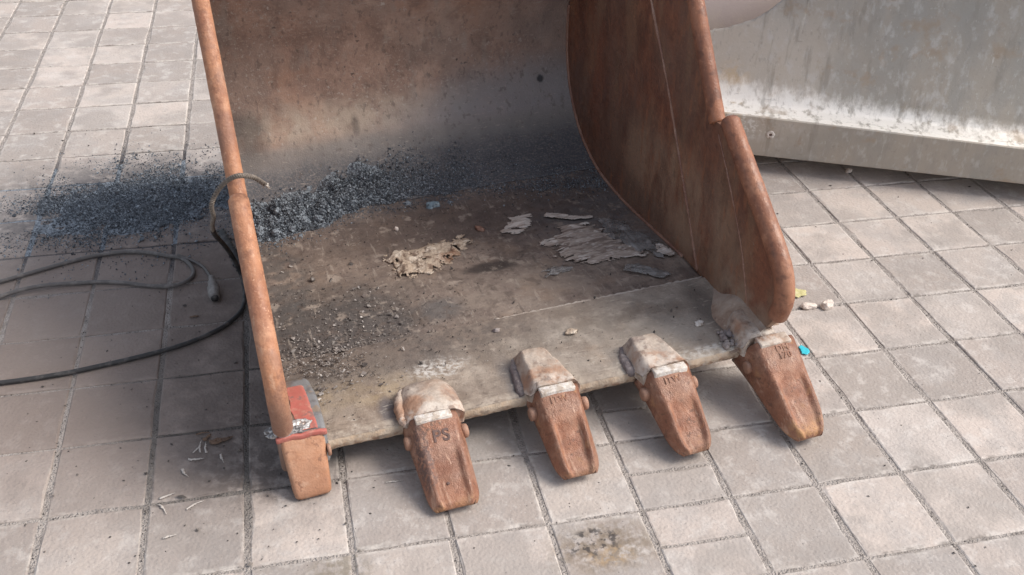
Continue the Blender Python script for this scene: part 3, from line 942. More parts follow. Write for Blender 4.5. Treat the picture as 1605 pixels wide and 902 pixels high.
# wear bars on the front edges of both side plates: a thin upper one and a thicker lower one
def wear_bar(name, yz, x, r, seed, mat='bar'):
    p = catmull([Vector((x, y, z)) for y, z in yz], 12)
    def rad(i, t, a):
        q = p[min(i, len(p) - 1)]
        return r * (1 + 0.035 * fbm((seed + a, q.z * 9, q.y * 9), 1.5) + 0.02 * fbm((seed + a * 3, q.z * 60, 0), 1)) * (1 - .35 * max(0, 1 - t / .02) ** 2 - .25 * max(0, (t - .985) / .015) ** 2)
    return link_mesh(name, *tube_data(p, rad, 22), M[mat], bucket)
UP = [(0.338, 0.415), (0.36, 0.447), (0.435, 0.556), (0.515, 0.672), (0.585, 0.775), (0.645, 0.865)]
LO = [(-0.020, 0.088), (-0.034, 0.145), (-0.018, 0.20), (0.022, 0.243), (0.107, 0.308), (0.212, 0.384), (0.295, 0.446)]
LOL = [(0.006, 0.052), (-0.014, 0.10), (-0.026, 0.15), (-0.012, 0.205), (0.024, 0.246), (0.107, 0.31), (0.212, 0.384), (0.295, 0.446)]
wear_bar('wear_bar', UP, -0.088, 0.0185, 1)
wear_bar('wear_bar', LOL, -0.090, 0.0215, 2)
wear_bar('wear_bar', UP, XR + 0.010, 0.0205, 3, 'bar_dark')
wear_bar('wear_bar', LO, XR + 0.013, 0.0235, 4, 'bar_dark')
# top beam closing the shell above the mouth (out of the picture, it shades the back)
bm = bmesh.new()
box_bm(bm, (XL, 1.15, 0.69), (XR, 1.20, 0.735), 0.02)
bm_obj('top_beam', bm, M['side'], bucket)

# ---- teeth
def tooth_mesh(W0, W1, p0, p1, thick0, thick1, scoop, ridge, seed, round_tip=0.35, round_k=0.42):
    """loft of sections from the rear (s=0) to the tip (s=1). p = (y, z) of the top middle; origin of the mesh is at the rear top"""
    rings = []
    NS, NU = 34, 22
    rings_n = NS
    p0, p1 = Vector((0, *p0)), Vector((0, *p1))
    dirv = (p1 - p0).normalized()
    nrm = Vector((0, -dirv.z, dirv.y))
    if nrm.z < 0:
        nrm = -nrm
    L = (p1 - p0).length
    for i in range(NS + 1):
        s = i / NS
        s = 1 - (1 - s) ** 1.25 if s > 0 else 0
        tip = max(0.0, (s - (1 - round_tip)) / round_tip)
        wt = lerp(W0, W1, s ** 0.9)
        rt = math.sqrt(max(0.0, 1 - (tip ** 3.2) * round_k))
        wt *= rt
        th = lerp(thick0, thick1, s ** 0.85)
        endr = max(0.0, (s - 0.94) / 0.06)
        th_top = th * 0.5 * endr ** 2
        startr = max(0.0, (0.03 - s) / 0.03)
        c = p0 + dirv * L * s
        ring = []
        rd = scoop * sstep(0.34, 0.50, s) * (1 - 0.75 * sstep(0.82, 1.0, s))
        for k in range(NU + 1):                # across the top
            u = -1 + 2 * k / NU
            au = abs(u)
            h = -rd * (1 - sstep(0.56, 0.74, au)) + ridge * sstep(.5, .66, au) * (1 - sstep(0.80, 1.0, au)) * sstep(0.28, 0.5, s)
            crown = 0.0035 * (1 - u * u)
            edge = -0.007 * sstep(0.82, 1.0, au) ** 1.5 - 0.004 * startr
            q = c + nrm * (h + crown + edge - th_top)
            ring.append(Vector((u * wt / 2, q.y, q.z)))
        bw = wt * lerp(1.24, 1.10, s) + 0.006                 # the underside is a little wider
        for k in range(6):                     # right flank down
            t = (k + 1) / 6
            q = c - nrm * (0.007 + (th - 0.012) * t)
            ring.append(Vector((lerp(wt / 2, bw / 2, min(1, t * 1.3)) - 0.004 * sstep(.8, 1, t), q.y, q.z)))
        for k in range(1, 8):                  # underside
            t = k / 8
            q = c - nrm * (th - 0.002 + endr * -0.3 * th)
            ring.append(Vector((lerp(bw / 2 - .004, -bw / 2 + .004, t), q.y, q.z)))
        for k in range(6):                     # left flank up
            t = 1 - k / 6
            q = c - nrm * (0.007 + (th - 0.012) * t)
            ring.append(Vector((-lerp(wt / 2, bw / 2, min(1, t * 1.3)) + 0.004 * sstep(.8, 1, t), q.y, q.z)))
        for v in ring:
            d = 0.0011 * fbm((v.x + seed * 3.1, v.y, v.z), 26, 3) + 0.0005 * fbm((v.x, v.y + seed, v.z), 90, 3)
            v += nrm * d
        rings.append(ring)
    v, f = loft_data(rings)
    o = Vector(p0)
    return [a - o for a in v], f, (c, dirv, nrm, L)

def pin_data(r, h, axis, seed):
    rings = []
    prof = [(1.0, -0.3), (1.0, 0.5), (0.93, 0.82), (0.75, 0.97), (0.4, 1.02)]
    for rr, hh in prof:
        ring = []
        for k in range(18):
            a = 2 * math.pi * k / 18
            q = r * rr * (1 + .04 * fbm((a, seed, 0), 1))
            ring.append(Vector((hh * h * axis, math.cos(a) * q, math.sin(a) * q)))
        rings.append(ring if axis < 0 else ring[::-1])
    rings = rings[::1]
    return loft_data(rings[::-1] if axis > 0 else rings[::-1])

def stamp(txt, size, mat, parent, loc, rot, ext, name='lettering', spacing=1.0, yscale=1.0):
    cu = bpy.data.curves.new('lettering', 'FONT')
    cu.body = txt
    cu.size = size
    cu.extrude = ext
    cu.bevel_depth = ext * 0.35
    cu.offset = size * 0.012
    cu.space_character = spacing
    cu.space_line = 0.85
    cu.align_x = 'CENTER'
    cu.align_y = 'CENTER'
    t = bpy.data.objects.new('tmp_text', cu)
    C.objects.link(t)
    dg = bpy.context.evaluated_depsgraph_get()
    me = bpy.data.meshes.new_from_object(t.evaluated_get(dg))
    bpy.data.objects.remove(t)
    me.name = name
    me.materials.clear()
    me.materials.append(mat)
    o = bpy.data.objects.new(name, me)
    C.objects.link(o)
    o.parent = parent
    o.matrix_parent_inverse = Matrix()
    o.location = loc
    o.rotation_euler = rot
    o.scale = (1, yscale, 1)
    return o

TEETH = [
    # x, width rear, width tip, rear (y,z), tip (y,z), thick rear, thick tip, scoop, ridge, mat, text, yaw
    dict(x=0.2195, W0=0.100, W1=0.093, p0=(-0.028, 0.034), p1=(-0.206, -0.066), t0=0.082, t1=0.020, sc=0.0075, rg=0.002, m='tooth_burnt', tx='PS', yaw=0.0, tip=0.22),
    dict(x=0.4990, W0=0.097, W1=0.085, p0=(-0.028, 0.034), p1=(-0.197, -0.074), t0=0.086, t1=0.020, sc=0.0090, rg=0.004, m='tooth', tx='ITW', yaw=-0.02, tip=0.28),
    dict(x=0.7620, W0=0.098, W1=0.088, p0=(-0.044, 0.032), p1=(-0.204, -0.085), t0=0.092, t1=0.022, sc=0.0068, rg=0.004, m='tooth', tx='ITW', yaw=0.03, tip=0.36),
    dict(x=1.0330, W0=0.106, W1=0.096, p0=(-0.034, 0.038), p1=(-0.234, -0.094), t0=0.118, t1=0.026, sc=0.0062, rg=0.003, m='tooth', tx='DM\n170', yaw=0.02, tip=0.42),
]
for i, d in enumerate(TEETH):
    v, f, (c, dv, nr, L) = tooth_mesh(d['W0'], d['W1'], d['p0'], d['p1'], d['t0'], d['t1'], d['sc'], d['rg'], i + 1, d['tip'], (0.36, 0.45, 0.66, 0.72)[i])
    o = link_mesh('tooth', v, f, M[d['m']], bucket)
    o.location = (d['x'], *d['p0'])
    o.rotation_euler = (0, 0, d['yaw'])
    pitch = math.atan2(dv.z, -dv.y)                 # slope of the top face
    mid = dv * 0.040 - nr * (d['t0'] * 0.46)
    for sx in (-1, 1):
        pn = link_mesh('tooth_pin', *pin_data(0.0155, 0.012 if i < 3 else 0.008, sx, i + sx), M['pin'], o)
        pn.location = (sx * (d['W0'] / 2 + 0.008), mid.y, mid.z)
    size = 0.037 if i == 0 else 0.020 if i < 3 else 0.021
    s = 0.052 if i == 0 else 0.030 if i < 3 else 0.036
    pos = dv * s + nr * (0.0036)
    stamp(d['tx'], size, M['stamp'] if i == 0 else M['tooth'], o, (0.004 if i == 0 else -.004 if i < 3 else 0.008, pos.y, pos.z), (-pitch, 0, 0 if i else -0.04), 0.0011, spacing=1.08)
    if i == 0:
        for (ox, ss, r_) in ((-0.006, 0.152, 0.0040), (0.006, 0.060, 0.0)):
            if r_:
                q = dv * ss + nr * -0.0035
                bm = bmesh.new()
                bmesh.ops.create_uvsphere(bm, u_segments=10, v_segments=6, radius=r_)
                h = bm_obj('burn_pit', bm, M['stamp'], o)
                h.location = (ox, q.y, q.z)
                h.scale = (1, 1, 0.4)

# first tooth: short and square, on a boxy corner adapter
def boxy(rings_spec, seed, amp=0.0008, bev=0.010, nseg=4):
    """rings_spec: list of (centre, half width, height, up, ) rounded rectangles"""
    rings = []
    for (c, hw, hh, up, bv) in rings_spec:
        ring = []
        for (sx, sz) in ((1, 1), (-1, 1), (-1, -1), (1, -1)):
            for k in range(nseg + 1):
                a = {(1, 1): 0, (-1, 1): 90, (-1, -1): 180, (1, -1): 270}[(sx, sz)] + 90 * k / nseg
                x = sx * (hw - bv) + bv * math.cos(R(a))
                z = sz * (hh - bv) + bv * math.sin(R(a))
                q = c + Vector((x, 0, 0)) + up * z
                q += Vector((0, 0, 1)) * amp * fbm((q.x + seed, q.y, q.z), 30, 3)
                ring.append(q)
        rings.append(ring)
    return rings
d1 = Vector((0, -0.074, -0.104)).normalized()
u1 = Vector((0, -d1.z, d1.y))
u1 = u1 if u1.z > 0 else -u1
spec = []
T1 = Vector((-0.0555, -0.016, 0.044))
for t, hw, hh, bv in [(0.0, 0.043, 0.030, .009), (0.02, 0.0455, 0.031, .011), (0.12, 0.0455, 0.030, .011), (0.55, 0.042, 0.024, .011), (0.85, 0.040, 0.019, .011), (0.96, 0.0375, 0.016, .010), (1.0, 0.033, 0.011, .008)]:
    top = T1 + d1 * 0.132 * t
    spec.append((top - u1 * (0.032 - .0 * t), hw, hh, u1, bv))
v, f = loft_data(boxy(spec, 9))
t1 = link_mesh('tooth', [a - T1 for a in v], f, M['tooth_orange'], bucket)
t1['label'] = 'short square orange tooth under the left wear bar'
t1.location = T1
t1.rotation_euler = (0, 0, 0.03)
pn = link_mesh('tooth_pin', *pin_data(0.013, 0.006, 1, 3), M['pin'], t1)
pn.location = (0.047, -0.012, -0.045)

spec = [(Vector((-0.056, 0.215, -0.004)), 0.035, 0.012, Vector((0, 0, 1)), .008), (Vector((-0.056, 0.19, 0.000)), 0.042, 0.020, Vector((0, 0, 1)), .010),
        (Vector((-0.056, 0.12, 0.002)), 0.050, 0.034, Vector((0, 0, 1)), .010), (Vector((-0.056, 0.03, 0.0)), 0.0515, 0.045, Vector((0, 0, 1)), .010),
        (Vector((-0.056, -0.010, 0.0)), 0.0515, 0.047, Vector((0, 0, 1)), .009), (Vector((-0.056, -0.017, 0.0)), 0.049, 0.045, Vector((0, 0, 1)), .008)]
cap1 = link_mesh('corner_adapter', *loft_data(boxy(spec, 4, 0.0008)), M['scale'], bucket)
# red primer left on the right half of its top and on its front rim
def cap_top(y):
    Y_ = [-0.017, -0.010, 0.03, 0.12, 0.19, 0.215]
    Z_ = [0.045, 0.0475, 0.0455, 0.0365, 0.0205, 0.009]
    return float(np.interp(y, Y_, Z_))
def red_patch(u, v):
    y = lerp(0.165, -0.006, v)
    t = (0.165 - y) / 0.17
    x = lerp(-0.066 + 0.006 * fbm((y, 0, 0), 20) + 0.004 * t, -0.056 + lerp(0.030, 0.0425, t ** .6), u)
    x = min(x, -0.056 + lerp(0.030, 0.0425, t ** .6))
    z = cap_top(y) + 0.0014
    z -= 0.010 * max(0, (u - .75) / .25) ** 2
    return Vector((x, y, z - 0.0 + 0.0008 * fbm((x, y, 0), 40)))
link_mesh('primer_patch', *grid_data(red_patch, 14, 34), M['red'], bucket)
bm = bmesh.new()
box_bm(bm, (-0.1085, -0.0195, 0.0365), (-0.004, -0.010, 0.0495), 0.003, 2)
bmesh.ops.subdivide_edges(bm, edges=[e for e in bm.edges if abs((e.verts[0].co - e.verts[1].co).x) > .05], cuts=24)
for v in bm.verts:
    v.co += Vector((0, 0.0016, 0.0026)) * fbm((v.co.x, 0, 0), 45, 4)
bm_obj('primer_rim', bm, M['red'], bucket)
# shiny fresh weld between wear bar and corner adapter
bm = bmesh.new()
bmesh.ops.create_icosphere(bm, subdivisions=4, radius=1.0)
for v in bm.verts:
    n = v.co.normalized()
    k = 1 + 0.35 * fbm(n * 1.0, 2.4, 4)
    v.co = Vector((n.x * 0.044 * k, n.y * 0.020 * k, n.z * 0.013 * k))
o = bm_obj('fresh_weld', bm, M['bright'], bucket)
o.location = (-0.080, 0.006, 0.049)

# ---- tooth adapters: welded noses on the lip
ADAPT = [dict(x=0.225, wb=0.120, wf=0.124, y0=0.108, y1=-0.0225, h=0.050, m='adapter', sk=0.000),
         dict(x=0.500, wb=0.082, wf=0.130, y0=0.148, y1=-0.0225, h=0.052, m='adapter', sk=-0.01),
         dict(x=0.760, wb=0.094, wf=0.130, y0=0.108, y1=-0.0385, h=0.050, m='adapter', sk=-0.01),
         dict(x=1.015, wb=0.085, wf=0.110, y0=0.120, y1=-0.018, h=0.052, m='adapter', sk=0.00)]
for i, d in enumerate(ADAPT):
    def fn(u, v, d=d, i=i):
        t = v
        y = lerp(d['y0'], d['y1'], t)
        w_ = lerp(d['wb'], d['wf'], sstep(0, 1, t)) * 1.30
        uu = -1 + 2 * u
        a = abs(uu)
        back_r = sstep(0, 0.30, t) ** 0.8
        prof = 0.74 * (1 - sstep(0.44, 0.82, a)) + 0.26 * (1 - sstep(0.5, 1.0, a))
        if i == 0:
            prof = 0.88 * max(0, 1 - (a / .86) ** 2.6) ** 0.6 + 0.12 * (1 - sstep(0.7, 1.0, a))
            back_r = math.sqrt(max(0, 1 - (1 - min(1, t / .55)) ** 2.2))
        x = d['x'] + d['sk'] * (1 - t) * 2 + uu * w_ / 2 * (0.72 + 0.28 * min(1, t * 2.5))
        top = d['h'] * (back_r * (1 - 0.18 * t))
        z = -0.004 + top * prof
        nz = fbm((x * 1.0, y, i * 3.3), 26, 5)
        z += 0.0030 * nz * (0.3 + 0.7 * prof) + 0.0012 * fbm((x, y * 3, i), 60, 3) * prof
        x += 0.003 * fbm((x, y, 5 + i), 30, 3)
        y = lerp(max(y, 0.006 + 0.003 * fbm((x, i, 0), 40)), y, sstep(0.10, 0.45, prof * back_r))
        return Vector((x, y, z))
    vs, fs = grid_data(fn, 44, 44)
    fs = [q[::-1] for q in fs]          # v runs towards -y
    # front wall under the leading edge
    n0 = len(vs)
    row = [vs[44 * 45 + k] for k in range(45)]
    for k, q in enumerate(row):
        vs.append(Vector((q.x * 0.97 + d['x'] * 0.03, q.y - 0.001, -0.012)))
    for k in range(44):
        fs.append((44 * 45 + k + 1, 44 * 45 + k, n0 + k, n0 + k + 1)[::-1])
    ad = link_mesh('tooth_adapter', vs, fs, M[d['m']], bucket)
    # pale ground nose between adapter and tooth
    bm = bmesh.new()
    nw = 0.040
    yb = TEETH[i]['p0'][0]
    vsn = box_bm(bm, (-nw, yb - 0.016, -0.04), (nw, d['y1'] + 0.002, d['h'] * 0.80 - 0.005), 0.003)
    for v in bm.verts:
        v.co.z += 0.003 * fbm((v.co.x + i, v.co.y, 0), 40)
    ns = bm_obj('adapter_nose', bm, M['white'] if i < 3 else M['adapter'], ad)
    ns.location = (TEETH[i]['x'] - 0.002, 0, 0)
    # lumpy weld run down the left flank of the adapter
    if i < 3:
        pth = catmull([fn(0.12, 0.12) + Vector((0, 0, -.004)), fn(0.10, 0.4) + Vector((0, 0, 0)), fn(0.09, 0.75) + Vector((0, 0, 0)), fn(0.10, 0.98) + Vector((0, 0.0, -.006))], 18)
        vs, fs = tube_data(pth, lambda k, t, a: 0.0115 * (0.55 + 0.45 * math.sin(math.pi * min(1, max(0.05, t)))) * (1 + .30 * fbm((k * .16, math.cos(a) * .8, math.sin(a) * .8 + i * 5), 1.3, 4)), 20)
        link_mesh('slag_bead', vs, fs, M['slag'] if i != 0 else M['adapter'], ad)

# dusty weld fillet at the foot of the right side plate, behind the last tooth
def fillet(u, v):
    y = lerp(0.24, -0.006, v)
    k = sstep(0, .5, v)
    x = lerp(XR - 0.035 - 0.05 * k, XR + 0.034, u)
    z = lerp(-0.006, 0.050 * k + 0.002, sstep(0.02, 0.80, u)) + 0.004 * fbm((x, y, 2), 22, 4) * k * sstep(0, .3, u)
    return Vector((x, y, z))
vs, fs = grid_data(fillet, 30, 40)
link_mesh('weld_fillet', vs, [q[::-1] for q in fs], M['fillet'], bucket)
# dark crusty weld where the lip meets the fillet
bm = bmesh.new()
for k in range(26):
    g = bmesh.ops.create_icosphere(bm, subdivisions=1, radius=1)
    c = Vector((0.955 + random.Random(k).uniform(-.022, .022), 0.035 + random.Random(k + 99).uniform(-.028, .028), 0.004 + random.Random(k + 7).uniform(0, .006)))
    s = random.Random(k + 55).uniform(.004, .010)
    for v in g['verts']:
        v.co = c + v.co * s * (1 + .3 * noise.noise(v.co * 2 + c * 50))
o = bm_obj('weld_spatter', bm, M['slag'], bucket)
o['kind'] = 'stuff'

# ------------------------------------------------------------------ second bucket, grey, behind on the right
A = Vector((1.8207327, 1.21769624, 0.0))
u_ = Vector((0.920364079, -0.391062608, 0))
n_ = Vector((0.39106261, 0.92036408, 0))
GM = Matrix((u_, n_, Vector((0, 0, 1)))).transposed().to_4x4()
GM.translation = A
grey = thing('steel_bucket', 'scratched grey steel bucket standing behind the rusty one', 'bucket', GM)
GX0, GX1 = -0.36, 1.25
# lip bar
def gring(x):
    zt = 0.2005 - 0.019 * x
    b = 0.0595
    n = 0.0012 * fbm((x, 0, 0), 12)
    return [Vector((x, y, z)) for y, z in [(0.0 + n, b + .003), (0.0 + n, zt - .003), (0.003 + n, zt), (0.036, zt + 0.001), (0.040, zt - .004), (0.040, b + .004), (0.036, b), (0.003 + n, b)]]
lip = link_mesh('lip_bar', *loft_data([gring(lerp(GX0, GX1, i / 120)) for i in range(121)]), M['grey'], grey, smooth=False)
# pale ledge and shell in one sweep: ledge, bend, then a leaning wall
GP = [(0.0405, 0.2000), (0.06, 0.2035), (0.078, 0.209), (0.092, 0.222), (0.108, 0.252), (0.135, 0.32), (0.165, 0.40), (0.20, 0.49), (0.235, 0.58), (0.25, 0.70), (0.22, 0.84), (0.14, 0.95)]
gp = catmull([Vector((0, y, z)) for y, z in GP], 6)
CUT = [(-0.36, 0.34), (-0.25, 0.385), (-0.16, 0.409), (-0.09, 0.427), (-0.012, 0.458), (0.035, 0.488), (0.068, 0.520), (0.10, 0.565), (0.13, 0.63), (0.15, 0.72), (0.16, 0.96)]
def cut_z(x):
    if x >= CUT[-1][0]:
        return 2.0
    for (xa, za), (xb, zb) in zip(CUT, CUT[1:]):
        if xa <= x <= xb:
            return lerp(za, zb, (x - xa) / (xb - xa))
    return CUT[0][1]
def gsheet(u, v):
    x = lerp(GX0, GX1, u)
    zc = cut_z(x)
    i_max = len(gp) - 1
    if zc < 1.5:
        i_max = next((k for k in range(len(gp)) if gp[k].z > zc), len(gp) - 1)
    f_ = v * i_max
    k = min(int(f_), len(gp) - 2)
    p = gp[k].lerp(gp[k + 1], f_ - k)
    if v > 0.999 and zc < 1.5:
        p = p.copy()
        p.z = min(p.z, zc)
    d = 0.002 * fbm((x, p.y * 2, p.z), 4)
    return Vector((x, p.y + d, p.z - 0.019 * x * (1 if p.z < .25 else 0.5)))
o = link_mesh('shell_plate', *grid_data(gsheet, 170, 60), M['grey'], grey)
solidify(o, 0.012)
# faded shell seen past the cut edge
def pink(u, v):
    x = lerp(-0.60, 0.30, u)
    a = lerp(-0.5, 1.3, v)
    return Vector((x, 0.60 - 0.28 * math.cos(a), 0.30 + 0.42 * math.sin(a)))
o = link_mesh('rear_shell', *grid_data(pink, 30, 30), M['pink'], grey)
solidify(o, 0.012)
# heel that carries it on the ground
def heel(u, v):
    x = lerp(GX0, GX1, u)
    a = lerp(0, 1, v)
    return Vector((x, lerp(0.041, 0.62, a), 0.062 * (1 - a) ** 2 * (1 - .0 * x) + 0.0035))
vs, fs = grid_data(heel, 10, 16)
o = link_mesh('heel_plate', vs, fs, M['grey'], grey)
solidify(o, 0.004, 1.0)
# ring mark on the lip bar
bm = bmesh.new()
r_o, r_i = 0.0145, 0.004
def ringpts(r, y): return [Vector((0.093 + r * math.cos(2 * math.pi * k / 20) * (1 + .12 * math.sin(k * 2.2)), y, 0.1405 + r * math.sin(2 * math.pi * k / 20))) for k in range(20)]
vv, ff = loft_data([ringpts(r_o, 0.0015), ringpts(r_o * .95, -0.0022), ringpts(r_i * 1.3, -0.0026), ringpts(r_i, 0.0)], cap=False)
bm.free()
link_mesh('ring_washer', vv, [q[::-1] for q in ff], M['white'], grey)
link_mesh('washer_hole', *loft_data([ringpts(r_i * 1.25, 0.0005), ringpts(r_i * 1.25, -0.0016)]), M['stamp'], grey)

# ------------------------------------------------------------------ loose material
def ico(sub=1):
    bm = bmesh.new()
    bmesh.ops.create_icosphere(bm, subdivisions=sub, radius=1.0)
    v = np.array([q.co[:] for q in bm.verts])
    f = [tuple(q.index for q in p.verts) for p in bm.faces]
    bm.free()
    return v, np.array(f)
IV, IF = ico(1)
V2, F2 = ico(2)
OV = np.array([(1, 0, 0), (-1, 0, 0), (0, 1, 0), (0, -1, 0), (0, 0, 1), (0, 0, -1)], float)
OF = np.array([(0, 2, 4), (2, 1, 4), (1, 3, 4), (3, 0, 4), (2, 0, 5), (1, 2, 5), (3, 1, 5), (0, 3, 5)])

def scatter(name, items, mat, label, cat, base=(OV, OF), jit=0.28, seed=0, flat=True, parent=None):
    """items: (pos, (sx, sy, sz), euler)"""
    rs = np.random.RandomState(seed)
    bv, bf = base
    V, F = [], []
    for i, (p, s, e) in enumerate(items):
        q = bv * (1 + rs.uniform(-jit, jit, bv.shape)) * np.array(s)
        Rm = np.array(Euler(e).to_matrix())
        V.append(q @ Rm.T + np.array(p))
        F.append(bf + i * len(bv))
    V, F = np.concatenate(V), np.concatenate(F)
    o = link_mesh(name, V.tolist(), [tuple(int(k) for k in t) for t in F], mat, parent, smooth=not flat)
    o['kind'] = 'stuff'
    if label:
        o['label'] = label
        o['category'] = cat
    return o

rs = np.random.RandomState(3)
def rot(): return (rs.uniform(0, 6.28), rs.uniform(0, 6.28), rs.uniform(0, 6.28))

# pile in the bend of the bucket: a low mound under loose grains
def front_y(x):            # front rim of the grit, in bucket coordinates
    X = [-0.08, 0.0, 0.12, 0.20, 0.33, 0.43, 0.60, 0.72, 0.97, 1.03]
    Yv = [0.955, 0.935, 0.960, 1.01, 1.03, 1.045, 1.03, 1.00, 0.93, 0.92]
    return float(np.interp(x, X, Yv)) + 0.022 * fbm((x, 0, 4), 9, 4)
def pile_h(x, y):
    fy = front_y(x)
    t = (y - fy)
    if t < 0:
        return -0.01
    amp = float(np.interp(x, [-0.08, 0.05, 0.2, 0.32, 0.42, 1.03], [0.048, 0.050, 0.036, 0.014, 0.0, 0.0]))
    w_ = sstep(0, 0.05, t) * (1 - sstep(0.09, 0.20, t))
    return amp * w_ * (0.75 + 0.9 * fbm((x, y, 1), 14, 4))
def shell_point(x, y, h=0.0):
    p, t = prof_at(min(s_of_y(min(y, 1.31)), acc[-1]))
    return Vector((x, p.y, p.z)) + Vector((0, -t.z, t.y)) * h
def mound(u, v):
    x = lerp(XL + 0.001, 0.56, u)
    y = lerp(0.90, 1.215, v)
    h = pile_h(x, y)
    return b2w(shell_point(x, y, h - 0.006 + 0.004 * fbm((x, y, 9), 60, 3)))
items = []
for k in range(27000):
    x = XL + (XR - XL) * rs.rand() ** 1.25
    y = front_y(x) + 0.25 * rs.beta(1.15, 2.2) - 0.006
    if y > 1.255:
        continue
    # thin out to the back and where the film is thin
    if rs.rand() > (1 - sstep(0.06, 0.215, y - front_y(x) + 0.03 * fbm((x, y, 4), 12, 4))) ** 1.6 + 0.002:
        continue
    if x > 0.42 and rs.rand() < 0.35 * sstep(0.42, 0.8, x):
        continue
    h = max(0, pile_h(x, y))
    s = rs.uniform(0.0013, 0.0034) * (1 + 0.9 * (rs.rand() < .07)) * float(np.interp(x, [0, .35, .55, 1], [1.2, 0.95, 0.62, 0.55]))
    p = b2w(shell_point(x, y, h + s * 0.4))
    items.append((p, (s * rs.uniform(.8, 1.4), s, s * rs.uniform(.6, 1)), rot()))
for k in range(700):         # strays in front of the rim
    x = XL + (XR - XL) * rs.rand() ** 1.2
    y = front_y(x) - abs(rs.normal(0, 0.035))
    s = rs.uniform(0.0012, 0.0032)
    items.append((b2w(shell_point(x, y, s * .5)), (s, s, s * .8), rot()))
for k in range(2600):        # grains lying over the clods
    x = rs.uniform(XL, 0.36)
    y = front_y(x) + rs.uniform(-0.004, 0.12)
    s = rs.uniform(0.0014, 0.0042)
    items.append((b2w(shell_point(x, y, max(0, pile_h(x, y)) + rs.uniform(0, 0.012))), (s * rs.uniform(.8, 1.4), s, s * .8), rot()))
pile = scatter('slag_grit', items, M['grit'], 'blue black grit heaped in the bend of the rusty bucket', 'grit', base=(IV, IF) if False else (OV, OF), seed=4)
md = link_mesh('grit_mound', *grid_data(mound, 120, 60), M['clod'], pile)
md['kind'] = 'stuff'
# caked clods along its front
items = []
for (x, y, s) in [(-0.045, 0.975, .030), (0.0, 0.955, .026), (0.045, 0.965, .022), (0.085, 0.985, .028), (0.125, 0.99, .026), (0.02, 1.01, .032), (-0.06, 1.03, .03), (0.07, 1.04, .028), (0.155, 1.015, .018), (0.19, 1.03, .020),
                  (0.24, 1.04, .018), (0.12, 1.05, .024), (0.29, 1.055, .014), (-0.02, 1.07, .03), (0.31, 1.04, .010), (0.175, 1.06, .016), (0.34, 1.06, .011), (0.045, 0.925, .008), (0.065, 0.935, .010), (-0.01, 0.915, .007)]:
    p = b2w(shell_point(x, y, max(0, pile_h(x, y)) * 0.6 + s * 0.2))
    s *= 0.72
    items.append((p, (s * rs.uniform(.8, 1.25), s * rs.uniform(.6, 1), s * rs.uniform(.5, .72)), rot()))
cl = scatter('caked_clods', items, M['clod'], None, None, base=ico(3), jit=0.05, seed=9, flat=False, parent=pile)
# rough them up
me = cl.data
for v in me.vertices:
    n = fbm(v.co, 75, 4)
    n2 = fbm(v.co + Vector((3, 1, 2)), 190, 3)
    v.co += Vector((.8, -.7, 1)) * (0.0065 * n + 0.003 * n2)
me.update()

# grit spilled over the pavement to the left
def spill_h(x, y):
    return 0.018 * math.exp(-((x + 0.10) / .26) ** 2 - ((y - 1.31) / .12) ** 2) * (0.7 + 0.9 * fbm((x, y, 8), 12, 4)) - 0.0015
items = []
for k in range(46000):
    x, y = rs.normal(-0.10, 0.22), rs.normal(1.30, 0.135)
    if x > 0.20:
        continue
    den = 0.30 + 0.9 * fbm((x, y, 3), 7, 5) + 0.9 * math.exp(-((x + .10) / .25) ** 2 - ((y - 1.31) / .13) ** 2)
    if rs.rand() > den:
        continue
    s = rs.uniform(0.0011, 0.0028) * (1 + 0.9 * (rs.rand() < .05))
    items.append(((x, y, max(0, spill_h(x, y)) + s * 0.5), (s * rs.uniform(.8, 1.4), s, s * .8), rot()))
for k in range(60):          # lumps in the carpet
    x, y = rs.normal(-0.06, 0.15), rs.normal(1.27, 0.09)
    if x < 0.16:
        s = rs.uniform(0.004, 0.010)
        items.append(((x, y, max(0, spill_h(x, y)) + s * 0.3), (s * rs.uniform(.8, 1.3), s, s * .7), rot()))
spill = scatter('spilled_grit', items, M['grit'], 'dark blue grit spilled over the paving left of the bucket', 'grit', seed=5)
o = link_mesh('grit_bed', *grid_data(lambda u, v: Vector((lerp(-.66, .22, u), lerp(1.04, 1.58, v), spill_h(lerp(-.66, .22, u), lerp(1.04, 1.58, v)) - 0.0008)), 90, 70), M['clod'], spill)
o['kind'] = 'stuff'
# small dark crumbs over the paving
items = []
for k in range(4200):
    x, y = rs.uniform(-0.6, 2.6), rs.uniform(-0.5, 1.9)
    den = 0.10 + 1.0 * math.exp(-((x - 0.20) / .17) ** 2 - ((y - 0.12) / .17) ** 2) + 0.35 * math.exp(-((x - .05) / .3) ** 2 - ((y - 0.6) / .5) ** 2) + 0.25 * math.exp(-((x - .4) / .3) ** 2 - ((y + 0.1) / .15) ** 2)
    if rs.rand() > den:
        continue
    s = rs.uniform(0.0008, 0.0026) * (1 + 1.2 * (rs.rand() < .08))
    items.append(((x, y, s * .5), (s * rs.uniform(.8, 2), s, s * .7), (rs.uniform(-.3, .3), rs.uniform(-.3, .3), rs.uniform(0, 6.3))))
scatter('pavement_crumbs', items, M['crumbs'], 'dark crumbs and dirt specks sprinkled over the paving', 'dirt', seed=6)
